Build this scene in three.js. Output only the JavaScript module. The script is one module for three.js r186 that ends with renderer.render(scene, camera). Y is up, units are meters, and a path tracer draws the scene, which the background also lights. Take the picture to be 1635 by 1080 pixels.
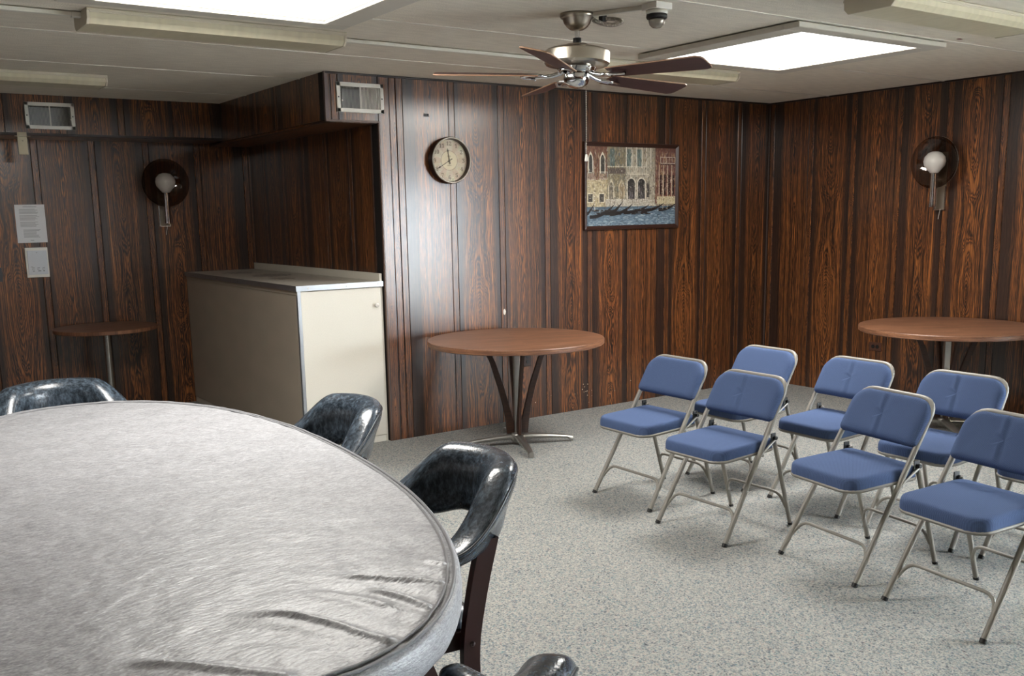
import * as THREE from 'three';
import { mergeGeometries, toCreasedNormals } from 'three/addons/utils/BufferGeometryUtils.js';
import { RoundedBoxGeometry } from 'three/addons/geometries/RoundedBoxGeometry.js';
import { RectAreaLightUniformsLib } from 'three/addons/lights/RectAreaLightUniformsLib.js';
import { createNoise2D } from 'simplex-noise';

// ---------------------------------------------------------------- camera, sky, lights, exposure
const D2R = Math.PI / 180;
const scene = new THREE.Scene();
const renderer = new THREE.WebGLRenderer({ antialias: true });
renderer.toneMapping = THREE.LinearToneMapping;
renderer.toneMappingExposure = 1.38;
renderer.shadowMap.enabled = true;
renderer.shadowMap.type = THREE.PCFSoftShadowMap;
RectAreaLightUniformsLib.init();

const camera = new THREE.PerspectiveCamera(2 * Math.atan(540 / 1543.65) / D2R, 1635 / 1080, 0.05, 60);
camera.position.set(0, 1.6, 0);
camera.rotation.set(-10.011 * D2R, -34.762 * D2R, -1.033 * D2R, 'YXZ');
camera.setViewOffset(1635, 1080, 0, -73, 1635, 1080);      // the photograph is the upper part of a taller frame

scene.background = new THREE.Color(0.86, 0.94, 1.0);       // bright overcast daylight, seen through the sliding door
scene.backgroundIntensity = 28;

const CEIL = 2.536, ZB = -6.08, XR = 7.12, XA = 3.15, ZA = -8.56, XL = -3.2, ZR = 3.4;
const PANEL_POWER = 22;
const PANELS = [[1.53, -3.95], [4.78, -3.95]];
for (const [x, z] of PANELS) {
  const l = new THREE.RectAreaLight(new THREE.Color(1.0, 0.965, 0.91), PANEL_POWER, 1.0, 0.98);
  l.position.set(x, CEIL - 0.022, z);
  l.rotation.x = -Math.PI / 2;
  l.name = 'light_panel_light';
  scene.add(l);
}

// ---------------------------------------------------------------- helpers
function rng(seed) { let s = seed >>> 0; return () => { s = (s + 0x6d2b79f5) | 0; let t = Math.imul(s ^ (s >>> 15), 1 | s); t = (t + Math.imul(t ^ (t >>> 7), 61 | t)) ^ t; return ((t ^ (t >>> 14)) >>> 0) / 4294967296; }; }
const clamp = (v, a = 0, b = 1) => Math.min(b, Math.max(a, v));
const mixn = (a, b, t) => a + (b - a) * t;
const sstep = (a, b, x) => { const t = clamp((x - a) / (b - a)); return t * t * (3 - 2 * t); };
const V = (x, y, z) => new THREE.Vector3(x, y, z);
const used = {};
function numbered(name) { used[name] = (used[name] ?? -1) + 1; return used[name] ? name + '_' + String(used[name]).padStart(3, '0') : name; }
function M(o) { return new THREE.MeshPhysicalMaterial(o); }
function mesh(name, geo, mat, parent) {
  if (Array.isArray(geo)) geo = mergeGeometries(geo.map((g) => { const c = g.index ? g.toNonIndexed() : g; for (const k of Object.keys(c.attributes)) if (!['position', 'normal', 'uv'].includes(k)) c.deleteAttribute(k); return c; }));
  const m = new THREE.Mesh(geo, mat); m.name = name; if (parent) parent.add(m); return m;
}
function tag(o, label, category, group) { o.userData.label = label; o.userData.category = category; if (group) o.userData.group = group; return o; }
function thing(name, label, category, pos = [0, 0, 0], turn = 0, group) {
  const g = new THREE.Group(); g.name = numbered(name); g.position.set(...pos); g.rotation.y = turn; scene.add(g); return tag(g, label, category, group);
}
function structure(name, pos = [0, 0, 0], turn = 0) { const g = new THREE.Group(); g.name = name; g.position.set(...pos); g.rotation.y = turn; g.userData.kind = 'structure'; scene.add(g); return g; }
function copyOf(o, label, pos, turn) { const c = o.clone(); c.userData = { ...o.userData, label }; c.name = numbered(o.name); c.position.set(...pos); c.rotation.set(0, turn, 0); scene.add(c); return c; }
function box(w, h, d, x = 0, y = 0, z = 0, r = 0) {
  const g = r > 0 ? new RoundedBoxGeometry(w, h, d, 2, Math.min(r, w / 2.01, h / 2.01, d / 2.01)) : new THREE.BoxGeometry(w, h, d);
  g.translate(x, y, z); return g;
}
function span(x0, x1, y0, y1, z0, z1, r = 0) { return box(x1 - x0, y1 - y0, z1 - z0, (x0 + x1) / 2, (y0 + y1) / 2, (z0 + z1) / 2, r); }
function lathe(pts, seg = 40) { return new THREE.LatheGeometry(pts.map(([r, y]) => new THREE.Vector2(r, y)), seg); }
function creased(g, a = 0.6) { return toCreasedNormals(g, a); }
function cylBetween(a, b, r, seg = 12, r2 = r) {
  const d = b.clone().sub(a), g = new THREE.CylinderGeometry(r2, r, d.length(), seg);
  g.applyQuaternion(new THREE.Quaternion().setFromUnitVectors(V(0, 1, 0), d.clone().normalize())); g.translate(...a.clone().add(b).multiplyScalar(0.5).toArray()); return g;
}
function fillet(pts, radius, n = 7) {                       // polyline with rounded corners
  const out = [pts[0].clone()];
  for (let i = 1; i < pts.length - 1; i++) {
    const p = pts[i], a = pts[i - 1].clone().sub(p), b = pts[i + 1].clone().sub(p), r = Math.min(Array.isArray(radius) ? radius[i] : radius, a.length() * 0.48, b.length() * 0.48);
    const A = p.clone().addScaledVector(a.normalize(), r), B = p.clone().addScaledVector(b.normalize(), r);
    for (let k = 0; k <= n; k++) { const t = k / n; out.push(A.clone().multiplyScalar((1 - t) * (1 - t)).addScaledVector(p, 2 * t * (1 - t)).addScaledVector(B, t * t)); }
  }
  out.push(pts[pts.length - 1].clone()); return out;
}
function tube(pts, r, seg = 10, closed = false, per = 1) {
  const dense = []; for (let i = 0; i < pts.length - 1; i++) { const L = pts[i].distanceTo(pts[i + 1]), n = L > 0.08 ? 3 : 1; for (let k = 0; k < n; k++) dense.push(pts[i].clone().lerp(pts[i + 1], k / n)); } dense.push(pts[pts.length - 1]);
  const c = new THREE.CatmullRomCurve3(dense, closed, 'centripetal');
  return new THREE.TubeGeometry(c, Math.max(4, Math.round(dense.length * per)), r, seg, closed);
}
function gridGeo(nu, nv, fn, flip = false) {               // fn(u, v) -> [x, y, z, U, V]
  const p = [], uv = [], ix = [];
  for (let j = 0; j <= nv; j++) for (let i = 0; i <= nu; i++) { const q = fn(i / nu, j / nv); p.push(q[0], q[1], q[2]); uv.push(q[3] ?? i / nu, q[4] ?? j / nv); }
  for (let j = 0; j < nv; j++) for (let i = 0; i < nu; i++) { const a = j * (nu + 1) + i, b = a + 1, c = a + nu + 1, d = c + 1; flip ? ix.push(a, c, b, b, c, d) : ix.push(a, b, c, b, d, c); }
  const g = new THREE.BufferGeometry(); g.setAttribute('position', new THREE.Float32BufferAttribute(p, 3)); g.setAttribute('uv', new THREE.Float32BufferAttribute(uv, 2)); g.setIndex(ix); g.computeVertexNormals(); return g;
}
function extrude(pts, depth, bevel = 0.002, seg = 2) {
  const s = new THREE.Shape(pts.map(([x, y]) => new THREE.Vector2(x, y)));
  return new THREE.ExtrudeGeometry(s, { depth: depth - 2 * bevel, bevelEnabled: bevel > 0, bevelSize: bevel, bevelThickness: bevel, bevelOffset: -bevel, bevelSegments: seg, curveSegments: 8 }).translate(0, 0, bevel);
}
// cushion lying in local xy with its front towards +z; out(a) = outline point for angle a
function cushion(out, front, back, pw = 5, extra = () => 0, nr = 14, na = 72, rt = 2.2) {
  const p = [], uv = [], ix = [], rows = [];
  const side = (sgn, T) => { for (let k = 0; k <= nr; k++) rows.push([sgn, T, k]); };
  const rad = []; for (let k = 0; k <= nr; k++) rad.push(Math.sin((k / nr) * Math.PI / 2) ** 0.75);
  side(1, front); for (let k = nr; k >= 0; k--) rows.push([-1, back, k]);
  for (const [sgn, T, k] of rows) for (let i = 0; i <= na; i++) {
    const a = (i / na) * Math.PI * 2, [ox, oy] = out(a), r = rad[k], x = ox * r, y = oy * r;
    const t = T * Math.pow(Math.max(0, 1 - Math.pow(r, pw)), 1 / rt);
    p.push(x, y, sgn * t + (sgn > 0 ? extra(x, y, r) : 0)); uv.push(x, y);
  }
  for (let j = 0; j < rows.length - 1; j++) for (let i = 0; i < na; i++) { const a = j * (na + 1) + i, b = a + 1, c = a + na + 1, d = c + 1; ix.push(a, c, b, b, c, d); }
  const g = new THREE.BufferGeometry(); g.setAttribute('position', new THREE.Float32BufferAttribute(p, 3)); g.setAttribute('uv', new THREE.Float32BufferAttribute(uv, 2)); g.setIndex(ix); g.computeVertexNormals(); return g;
}
function roundedOutline(hw, top, bot, rt, rb) {            // rounded rectangle from y=bot to y=top, outline by angle, sampled by ray
  const s = new THREE.Shape(); s.moveTo(-hw + rb, bot); s.lineTo(hw - rb, bot); s.absarc(hw - rb, bot + rb, rb, -Math.PI / 2, 0); s.lineTo(hw, top - rt); s.absarc(hw - rt, top - rt, rt, 0, Math.PI / 2); s.lineTo(-hw + rt, top); s.absarc(-hw + rt, top - rt, rt, Math.PI / 2, Math.PI); s.lineTo(-hw, bot + rb); s.absarc(-hw + rb, bot + rb, rb, Math.PI, Math.PI * 1.5);
  const P = s.getSpacedPoints(400), cy = (top + bot) / 2;
  const L = P.map((q) => [Math.atan2(q.y - cy, q.x), q.x, q.y - cy]).sort((a, b) => a[0] - b[0]);
  return (a) => {                                           // even steps along the outline
    let f = ((a / (Math.PI * 2)) % 1) * L.length; const i = Math.floor(f) % L.length, j = (i + 1) % L.length, t = f - Math.floor(f);
    return [mixn(L[i][1], L[j][1], t), mixn(L[i][2], L[j][2], t)];
  };
}

// ---------------------------------------------------------------- textures
const n2 = [11, 23, 37, 41, 59, 61].map((s) => createNoise2D(rng(s)));
function dataTex(W, H, fn, srgb = true, repeat) {
  const a = new Uint8Array(W * H * 4);
  for (let j = 0; j < H; j++) for (let i = 0; i < W; i++) { const c = fn(i, j), k = (j * W + i) * 4; if (typeof c === 'number') { a[k] = a[k + 1] = a[k + 2] = clamp(c) * 255; } else { a[k] = clamp(c[0], 0, 255); a[k + 1] = clamp(c[1], 0, 255); a[k + 2] = clamp(c[2], 0, 255); } a[k + 3] = 255; }
  const t = new THREE.DataTexture(a, W, H, THREE.RGBAFormat); t.magFilter = THREE.LinearFilter; t.minFilter = THREE.LinearMipmapLinearFilter; t.generateMipmaps = true; t.wrapS = t.wrapT = THREE.RepeatWrapping; if (srgb) t.colorSpace = THREE.SRGBColorSpace; if (repeat) t.repeat.set(...repeat); t.needsUpdate = true; return t;
}
function canvasTex(W, H, draw) { const c = document.createElement('canvas'); c.width = W; c.height = H; draw(c.getContext('2d'), W, H); const t = new THREE.CanvasTexture(c); t.colorSpace = THREE.SRGBColorSpace; t.magFilter = THREE.LinearFilter; return t; }
const lerp3 = (a, b, t) => [a[0] + (b[0] - a[0]) * t, a[1] + (b[1] - a[1]) * t, a[2] + (b[2] - a[2]) * t];

// rosewood print: rings of a log cut lengthwise, wM metres wide and 3 m long
const DARK = [29, 19, 15], DUSK = [52, 36, 30], MID = [90, 53, 29], LIGHT = [178, 112, 56];
function rosewood(seed, W, H, wM, o) {
  const r0 = rng(seed), ph = r0() * 50, ph2 = r0() * 50, [na, nb, nc, nd] = n2;
  return dataTex(W, H, (i, j) => {
    const x = (i / W - 0.5) * wM, y = (j / H) * 3;
    const X = x - o.c - 0.018 * na(y * 0.7 + ph, ph2) - 0.006 * nb(y * 2.3 + ph, ph2);
    const Dp = o.d * Math.sin(y * o.w + ph) + 0.035 * na(y * 0.9 + ph2, ph) + 0.012 * nb(y * 3 + ph, 7.7);
    let r = Math.sqrt(X * X * 1.0 + Dp * Dp * 0.45) + 0.007 * nc(x * 9, y * 1.1 + ph) + 0.0028 * nd(x * 30, y * 3.5 + ph2) + 0.0009 * nb(x * 110, y * 14);
    r += 0.006 * na(r * 38, ph2);
    const t = r * o.f, f = t - Math.floor(t), ringv = 0.5 + 0.5 * na(Math.floor(t) * 3.7, ph);
    let g = Math.pow(0.5 - 0.5 * Math.cos(f * Math.PI * 2), 0.8);
    g = mixn(g, 0.5, mixn(0.3, 0.75, ringv * ringv)) * mixn(0.62, 1.12, ringv) + 0.15 * na(x * 60, y * 0.5 + ph) + 0.2 * nd(x * 150, y * 0.9 + ph2) - 0.01;
    const pore = nb(x * 420 + ph, y * 9) * 0.5 + nc(x * 190, y * 5 + ph2) * 0.5;
    g += pore * 0.34;
    g = (g - 0.5) * 1.3 + 0.5;
    const band = sstep(o.edge[0], o.edge[1], Math.abs(x - o.c * 0.5) + 0.018 * nc(y * 0.8, ph) + 0.012 * nd(x * 30, y * 0.5));
    const side = o.side ? sstep(0.02, 0.07, (x - o.side[0]) * o.side[1] + 0.014 * na(y * 0.8, ph2)) : 0;
    let c = lerp3(DARK, g > 0.5 ? LIGHT : MID, clamp(g > 0.5 ? 0.72 + (g - 0.5) * 0.56 : g * 1.44));
    if (g <= 0.5) c = lerp3(DARK, MID, clamp(g * 1.7 + 0.1)); else c = lerp3(MID, LIGHT, clamp((g - 0.5) * 1.8));
    const dk = lerp3(DARK, DUSK, clamp(0.3 + g * 0.75));
    c = lerp3(c, dk, clamp(Math.max(band, side)) * 0.86);
    const tone = 1 + 0.10 * na(x * 5, y * 0.35 + ph);
    return [c[0] * tone, c[1] * tone, c[2] * tone];
  });
}
const plankMaps = [
  rosewood(1, 384, 1536, 0.375, { c: 0.01, d: 0.10, w: 2.6, f: 150, edge: [0.105, 0.15] }),
  rosewood(2, 384, 1536, 0.375, { c: -0.05, d: 0.03, w: 1.6, f: 135, edge: [0.15, 0.19], side: [0.05, 1] }),
  rosewood(3, 384, 1536, 0.375, { c: 0.0, d: 0.13, w: 1.9, f: 140, edge: [0.12, 0.17] }),
  rosewood(4, 384, 1536, 0.375, { c: 0.03, d: 0.05, w: 2.2, f: 160, edge: [0.13, 0.18], side: [-0.09, -1] }),
  rosewood(5, 384, 1536, 0.375, { c: -0.02, d: 0.09, w: 3.1, f: 145, edge: [0.09, 0.13] }),
];
const stripMaps = [
  rosewood(6, 64, 1536, 0.05, { c: 0.06, d: 0.02, w: 2, f: 240, edge: [0.2, 0.3] }),
  rosewood(7, 64, 1536, 0.05, { c: 0.02, d: 0.03, w: 5, f: 260, edge: [0.2, 0.3] }),
];
const WOOD_GLOSS = { roughness: 0.34, specularIntensity: 1.0, ior: 1.5, clearcoat: 0.7, clearcoatRoughness: 0.2 };
const plankBump = dataTex(128, 256, (i, j) => 0.5 + 0.28 * n2[2](i * 0.35, j * 0.05) + 0.2 * n2[3](i * 0.06, j * 0.03), false);
const plankMats = plankMaps.map((t) => M({ map: t, bumpMap: plankBump, bumpScale: 0.0004, ...WOOD_GLOSS }));
const stripMats = stripMaps.map((t) => M({ map: t, bumpMap: plankBump, bumpScale: 0.0003, ...WOOD_GLOSS }));

// carpet: loops of a low berber pile
const CW = 1020, CM = 1.35;
const carpetData = (() => {
  const r = rng(77), pal = [[[198, 196, 188], 46], [[174, 176, 173], 24], [[142, 147, 150], 15], [[122, 138, 149], 6], [[140, 165, 166], 3], [[194, 178, 170], 4], [[100, 105, 111], 4]];
  const total = pal.reduce((s, p) => s + p[1], 0), cw = 3, ch = 3, nx = Math.floor(CW / cw), ny = CW / ch, col = [], hgt = [], off = [];
  const smooth = createNoise2D(rng(5));
  for (let j = 0; j < ny; j++) { off.push(Math.floor(r() * cw)); for (let i = 0; i < nx; i++) {
    let k = r() * total, c = pal[0][0]; for (const [pc, w] of pal) { if ((k -= w) < 0) { c = pc; break; } }
    const prev = j && r() < 0.24 ? col[(j - 1) * nx + ((i + (r() < 0.5 ? 1 : 0)) % nx)] : null;
    const v = 0.94 + 0.12 * r(); col.push(prev ?? c.map((q) => q * v)); hgt.push(0.55 + 0.45 * r());
  } }
  const cell = (i, j) => { const jj = Math.floor(j / ch), ii = Math.floor(((i + off[jj]) % CW) / cw) % nx; return [jj * nx + ii, ((i + off[jj]) % cw) / cw, (j % ch) / ch]; };
  return { color: (i, j) => { const [k] = cell(i, j); const a = col[k], b = col[cell((i + 2) % CW, (j + 1) % CW)[0]]; return lerp3(a, b, 0.25); }, h: (i, j) => { const [k, u, v] = cell(i, j); return hgt[k] * Math.sin(Math.PI * (0.12 + 0.76 * u)) * Math.sin(Math.PI * (0.1 + 0.8 * v)); } };
})();
const carpetMat = M({ map: dataTex(CW, CW, carpetData.color), bumpMap: dataTex(CW, CW, carpetData.h, false), bumpScale: 0.01, roughness: 0.97, specularIntensity: 0.2 });

const ceilBump = dataTex(512, 512, (i, j) => 0.5 + 0.25 * n2[0](i * 0.22, j * 0.22) + 0.25 * n2[1](i * 0.5, j * 0.5), false);
const ceilMap = dataTex(512, 512, (i, j) => { const v = 1 + 0.025 * n2[2](i * 0.012, j * 0.06) + 0.03 * n2[3](i * 0.4, j * 0.4); return [228 * v, 221 * v, 207 * v]; });
const ceilMat = M({ map: ceilMap, bumpMap: ceilBump, bumpScale: 0.0016, roughness: 0.9, specularIntensity: 0.3 });
const seamMat = M({ color: 0xd9d4c8, roughness: 0.6 });
const backingMat = M({ color: 0x120b09, roughness: 0.8 });
const darkTrim = M({ color: 0x24140f, roughness: 0.45 });

const walnutTop = dataTex(512, 512, (i, j) => {           // walnut laminate, grain along u
  const x = i / 512, y = j / 512, g = 0.5 + 0.5 * n2[0](x * 3 + 4, y * 60) * 0.6 + 0.25 * n2[1](x * 9, y * 150) + 0.2 * n2[2](x * 1.5, y * 8);
  const c = lerp3([90, 60, 44], [146, 103, 76], clamp(g)); const p = n2[3](x * 40, y * 230); return p > 0.72 ? lerp3(c, [70, 42, 30], 0.6) : c;
});
const tableTopMat = M({ map: walnutTop, roughness: 0.42 });
const walnutFin = M({ map: walnutTop, color: 0x7a6a5e, roughness: 0.5 });
const vinylPale = dataTex(1024, 1024, (i, j) => {
  const x = i / 1024, y = j / 1024, a = n2[0](x * 26 + y * 8, y * 70), b = n2[1](x * 70 + y * 20, y * 170), c = n2[2](x * 5, y * 9), d = n2[4](x * 160, y * 260);
  const v = 151 + 14 * a + 15 * b + 5 * c + 14 * d; return [v * 0.988, v * 0.99, v * 1.01];
});
const vinylBump = dataTex(1024, 1024, (i, j) => { const x = i / 1024, y = j / 1024; return 0.5 + 0.22 * n2[1](x * 30 + y * 10, y * 80) + 0.16 * n2[2](x * 80, y * 190) + 0.12 * n2[3](x * 7, y * 12); }, false);
const coverMat = M({ map: vinylPale, bumpMap: vinylBump, bumpScale: 0.0014, roughness: 0.44, specularIntensity: 1 });
const vinylDark = dataTex(512, 512, (i, j) => {
  const x = i / 512, y = j / 512, a = n2[0](x * 10, y * 14) * 0.5 + n2[1](x * 24, y * 30) * 0.35 + n2[2](x * 60, y * 70) * 0.25;
  return lerp3([34, 40, 47], [110, 126, 140], clamp(0.26 + a * 0.5));
});
const vinylDarkBump = dataTex(256, 256, (i, j) => 0.5 + 0.3 * n2[3](i * 0.2, j * 0.2) + 0.2 * n2[4](i * 0.06, j * 0.06), false);
const leatherMat = M({ map: vinylDark, bumpMap: vinylDarkBump, bumpScale: 0.0006, roughness: 0.25, clearcoat: 0.15, clearcoatRoughness: 0.15 });
const weld = M({ color: 0x1a1f24, roughness: 0.35 });
const mahogany = M({ color: 0x2a0f0c, roughness: 0.38 });
const fabricMap = dataTex(128, 128, (i, j) => { const d = ((i + j) % 8) / 8, e = ((i - j + 128) % 16) / 16, r = n2[0](i * 0.9, j * 0.9); const v = 1 + 0.12 * Math.sin(d * 6.283) + 0.05 * Math.sin(e * 6.283) + 0.07 * r; return [76 * v, 92 * v, 126 * v]; }, true, [14, 14]);
const fabricBump = dataTex(128, 128, (i, j) => 0.5 + 0.35 * Math.sin(((i + j) % 8) / 8 * 6.283) + 0.15 * n2[1](i * 0.8, j * 0.8), false, [14, 14]);
const blueFabric = M({ map: fabricMap, bumpMap: fabricBump, bumpScale: 0.0006, roughness: 0.95, sheen: 0.3, sheenRoughness: 0.5, sheenColor: new THREE.Color(0.4, 0.46, 0.58), specularIntensity: 0.2 });
const framePaint = M({ color: 0x87837b, roughness: 0.42 });
const blackPlastic = M({ color: 0x141414, roughness: 0.5 });
const chrome = M({ color: 0xd8d8d8, metalness: 1, roughness: 0.1 });
const nickel = M({ color: 0xb9b1a4, metalness: 1, roughness: 0.3 });
const castAlu = M({ color: 0xa9a7a2, metalness: 0.9, roughness: 0.38 });
const alu = M({ color: 0xa6a9ac, metalness: 0.9, roughness: 0.42 });
const steelPole = M({ color: 0xc8c8c6, metalness: 1, roughness: 0.25 });
const offWhite = M({ color: 0xd6d2c6, roughness: 0.45 });
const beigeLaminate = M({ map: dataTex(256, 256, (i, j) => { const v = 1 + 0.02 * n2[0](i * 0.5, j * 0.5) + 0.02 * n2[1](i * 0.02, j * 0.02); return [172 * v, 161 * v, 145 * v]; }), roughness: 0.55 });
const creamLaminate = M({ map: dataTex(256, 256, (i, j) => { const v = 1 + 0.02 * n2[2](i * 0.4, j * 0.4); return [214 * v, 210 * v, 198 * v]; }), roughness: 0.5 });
const fixtureLens = M({ map: dataTex(64, 64, (i, j) => { const v = 1 + 0.03 * n2[0](i * 0.02, j * 0.7); return [204 * v, 196 * v, 170 * v]; }), roughness: 0.35 });
const fixtureMetal = M({ color: 0xc9c1ae, roughness: 0.5 });
const whitePlastic = M({ color: 0xe2dfd6, roughness: 0.4 });

// ---------------------------------------------------------------- the room
const floorGeo = new THREE.BoxGeometry(XR - XL + 0.4, 0.12, ZR - ZA + 0.4); floorGeo.translate((XR + XL) / 2, -0.06, (ZR + ZA) / 2);
{ const p = floorGeo.attributes.position, u = floorGeo.attributes.uv; for (let i = 0; i < p.count; i++) u.setXY(i, p.getX(i) / CM, p.getZ(i) / CM); }
const floor = mesh('floor', floorGeo, carpetMat); floor.userData.kind = 'structure'; scene.add(floor);

// ceiling: sheets between the seams, the two light panels let into it
const ceiling = structure('ceiling');
mesh('ceiling_slab', span(XL - 0.2, XR + 0.2, CEIL + 0.012, CEIL + 0.14, ZA - 0.2, ZR + 0.2), offWhite, ceiling);
const SEAMS = []; for (let z = -7.54; z < ZR; z += 1.05) SEAMS.push(+z.toFixed(3));
const edges = [ZA, ...SEAMS, ZR];
for (let k = 0; k < edges.length - 1; k++) {
  const g = span(XL, XR, CEIL, CEIL + 0.012, edges[k] + 0.004, edges[k + 1] - 0.004), p = g.attributes.position, u = g.attributes.uv;
  for (let i = 0; i < p.count; i++) u.setXY(i, p.getX(i) / 1.4, p.getZ(i) / 1.4 + k * 0.37);
  mesh('ceiling_sheet', g, ceilMat, ceiling);
}
for (const z of SEAMS) mesh('seam_strip', span(XL, XR, CEIL - 0.004, CEIL + 0.006, z - 0.0085, z + 0.0085), seamMat, ceiling);

{ const r = rng(12), pts = []; for (let k = 0; k < 10; k++) { const a = k / 10 * 6.283; pts.push([Math.cos(a) * (0.02 + 0.012 * r()), Math.sin(a) * (0.01 + 0.006 * r())]); } const g = extrude(pts, 0.0006, 0); g.rotateX(Math.PI / 2); g.translate(5.43, CEIL + 0.0002, -3.27); mesh('red_stain', g, M({ color: 0x6a2a26, roughness: 0.8 }), ceiling); }
// one plank with bevelled long edges: local x along the wall, z out of it
const plankRand = rng(99);
function plankLay(x0, x1, y0, y1) { return { x0, w: x1 - x0, y0, v: plankRand() * (1 - Math.min(0.97, (y1 - y0) / 3)), fl: plankRand() < 0.5 }; }   // where on the print a board is cut from
function plankGeo(x0, x1, y0, y1, lay = plankLay(x0, x1, y0, y1), t = 0.007, b = 0.0022) {
  const v0 = lay.v + (y0 - lay.y0) / 3, v1 = lay.v + (y1 - lay.y0) / 3, fl = lay.fl;
  const prof = [[x0, 0], [x0, t - b], [x0 + b, t], [x1 - b, t], [x1, t - b], [x1, 0]], p = [], uv = [], ix = [];
  const U = (x) => { const q = 0.02 + 0.96 * (x - lay.x0) / lay.w; return fl ? 1 - q : q; };
  for (let k = 0; k < prof.length - 1; k++) { const [ax, az] = prof[k], [bx, bz] = prof[k + 1], n = p.length / 3; p.push(ax, y0, az, bx, y0, bz, bx, y1, bz, ax, y1, az); uv.push(U(ax), v0, U(bx), v0, U(bx), v1, U(ax), v1); ix.push(n, n + 1, n + 2, n, n + 2, n + 3); }
  for (const [y, s] of [[y0, 1], [y1, -1]]) { const n = p.length / 3; for (const [x, z] of prof) { p.push(x, y, z); uv.push(U(x), s > 0 ? v0 : v1); } for (let k = 1; k < prof.length - 1; k++) s > 0 ? ix.push(n, n + k + 1, n + k) : ix.push(n, n + k, n + k + 1); }
  const g = new THREE.BufferGeometry(); g.setAttribute('position', new THREE.Float32BufferAttribute(p, 3)); g.setAttribute('uv', new THREE.Float32BufferAttribute(uv, 2)); g.setIndex(ix);
  const f = g.toNonIndexed(); f.computeVertexNormals(); return f;
}
// strips: starts of the narrow strips along local x; the wide boards fill the rest
function panelWall(name, pos, turn, len, strips, o = {}) {
  const w = structure(name, pos, turn), y0 = o.y0 ?? 0, y1 = o.y1 ?? CEIL, sw = 0.05, gap = 0.0025, T = 0.1, holes = o.hole ? [o.hole] : [];
  const h = holes[0], d = o.duct;
  const back = d ? [span(0, d[0], y0, y1, -T, 0), span(d[1], len, y0, y1, -T, 0), span(d[0], d[1], y0, d[2], -T, 0), span(d[0], d[1], d[3], y1, -T, 0)] : h ? [span(0, h[0], y0, y1, -T, 0), span(h[1], len, y0, y1, -T, 0), span(h[0], h[1], h[2], y1, -T, 0)] : [span(0, len, y0, y1, -T, 0)];
  mesh('wall_backing', back, backingMat, w);
  const cuts = []; let x = 0; for (const s of strips) { if (s > x + 0.02) cuts.push([x, s, 0]); cuts.push([s, s + sw, 1]); x = s + sw; } if (len > x + 0.01) cuts.push([x, len, 0]);
  cuts.forEach(([a, b, narrow], k) => {
    const put = (a, b, ya, yb, lay) => { if (b - a > 0.008) mesh(narrow ? 'panel_strip' : 'panel_board', plankGeo(a + gap / 2, b - gap / 2, ya, yb, lay), narrow ? stripMats[(k + (o.shift ?? 0)) % 2] : plankMats[((k >> 1) + (o.shift ?? 0)) % 5], w); };
    if (h && b > h[0] && a < h[1]) { put(Math.max(a, h[0]), Math.min(b, h[1]), h[2], y1); if (a < h[0]) put(a, h[0], y0, y1); if (b > h[1]) put(h[1], b, y0, y1); } else if (d && b > d[0] && a < d[1]) { const lay = plankLay(a, b, y0, y1); put(a, b, y0, d[2], lay); put(a, b, d[3], y1, lay); if (a < d[0]) put(a, d[0], d[2], d[3], lay); if (b > d[1]) put(d[1], b, d[2], d[3], lay); } else put(a, b, y0, y1);
  });
  return w;
}
const every = (from, len, pitch = 0.426) => { const a = []; for (let x = from; x < len - 0.03; x += pitch) a.push(x); return a; };
panelWall('wall_back', [XA, 0, ZB], 0, XR - XA, [0.085, 0.138, 0.556, 0.979, 1.402, 1.826, 2.246, 2.672, 3.101, 3.551]);
const DOOR = [ZB * -1 - 0.65, ZB * -1 + 3.05, 2.13];       // along the right wall, from its corner
panelWall('wall_right', [XR, 0, ZB], -Math.PI / 2, ZR - ZB, [0.02, ...every(0.449, ZR - ZB, 0.4285)], { hole: DOOR, shift: 1 });
panelWall('wall_alcove_back', [XL, 0, ZA], 0, XA - XL, every(1.37 - 0.426 * 10 - XL, XA - XL), { shift: 2 });
panelWall('wall_alcove_side', [XA, 0, ZA], -Math.PI / 2, ZB - ZA - 0.1, every(0.3, ZB - ZA - 0.12), { shift: 3 });
panelWall('wall_left', [XL, 0, ZR], Math.PI / 2, ZR - ZA, every(0.3, ZR - ZA), { shift: 1 });
panelWall('wall_rear', [XR, 0, ZR], Math.PI, XR - XL, every(0.2, XR - XL), { shift: 4 });
// dropped boxes under the ceiling of the alcove
panelWall('wall_soffit_back', [XL, 0, -8.18], 0, 2.78 - XL, every(1.53 - 0.426 * 11 - XL, 2.78 - XL - 0.02), { y0: 2.25, shift: 2, duct: [4.5235, 4.8165, 2.3125, 2.4555] });
panelWall('wall_soffit_side', [2.78, 0, -8.18], -Math.PI / 2, ZB + 8.18 - 0.01, every(0.35, 2.05), { y0: 2.23, shift: 3 });
panelWall('wall_soffit_front', [2.772, 0, ZB], 0, XA - 2.772, [0.035], { y0: 2.23, shift: 1, duct: [0.113, 0.363, 2.307, 2.447] });
const under = structure('wall_soffit_underside');
mesh('underside_board', span(XL, 2.8, 2.236, 2.25, ZA, -8.185), plankMats[2], under);
mesh('underside_board', span(2.79, XA, 2.216, 2.23, ZA, ZB - 0.005), plankMats[2], under);
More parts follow.
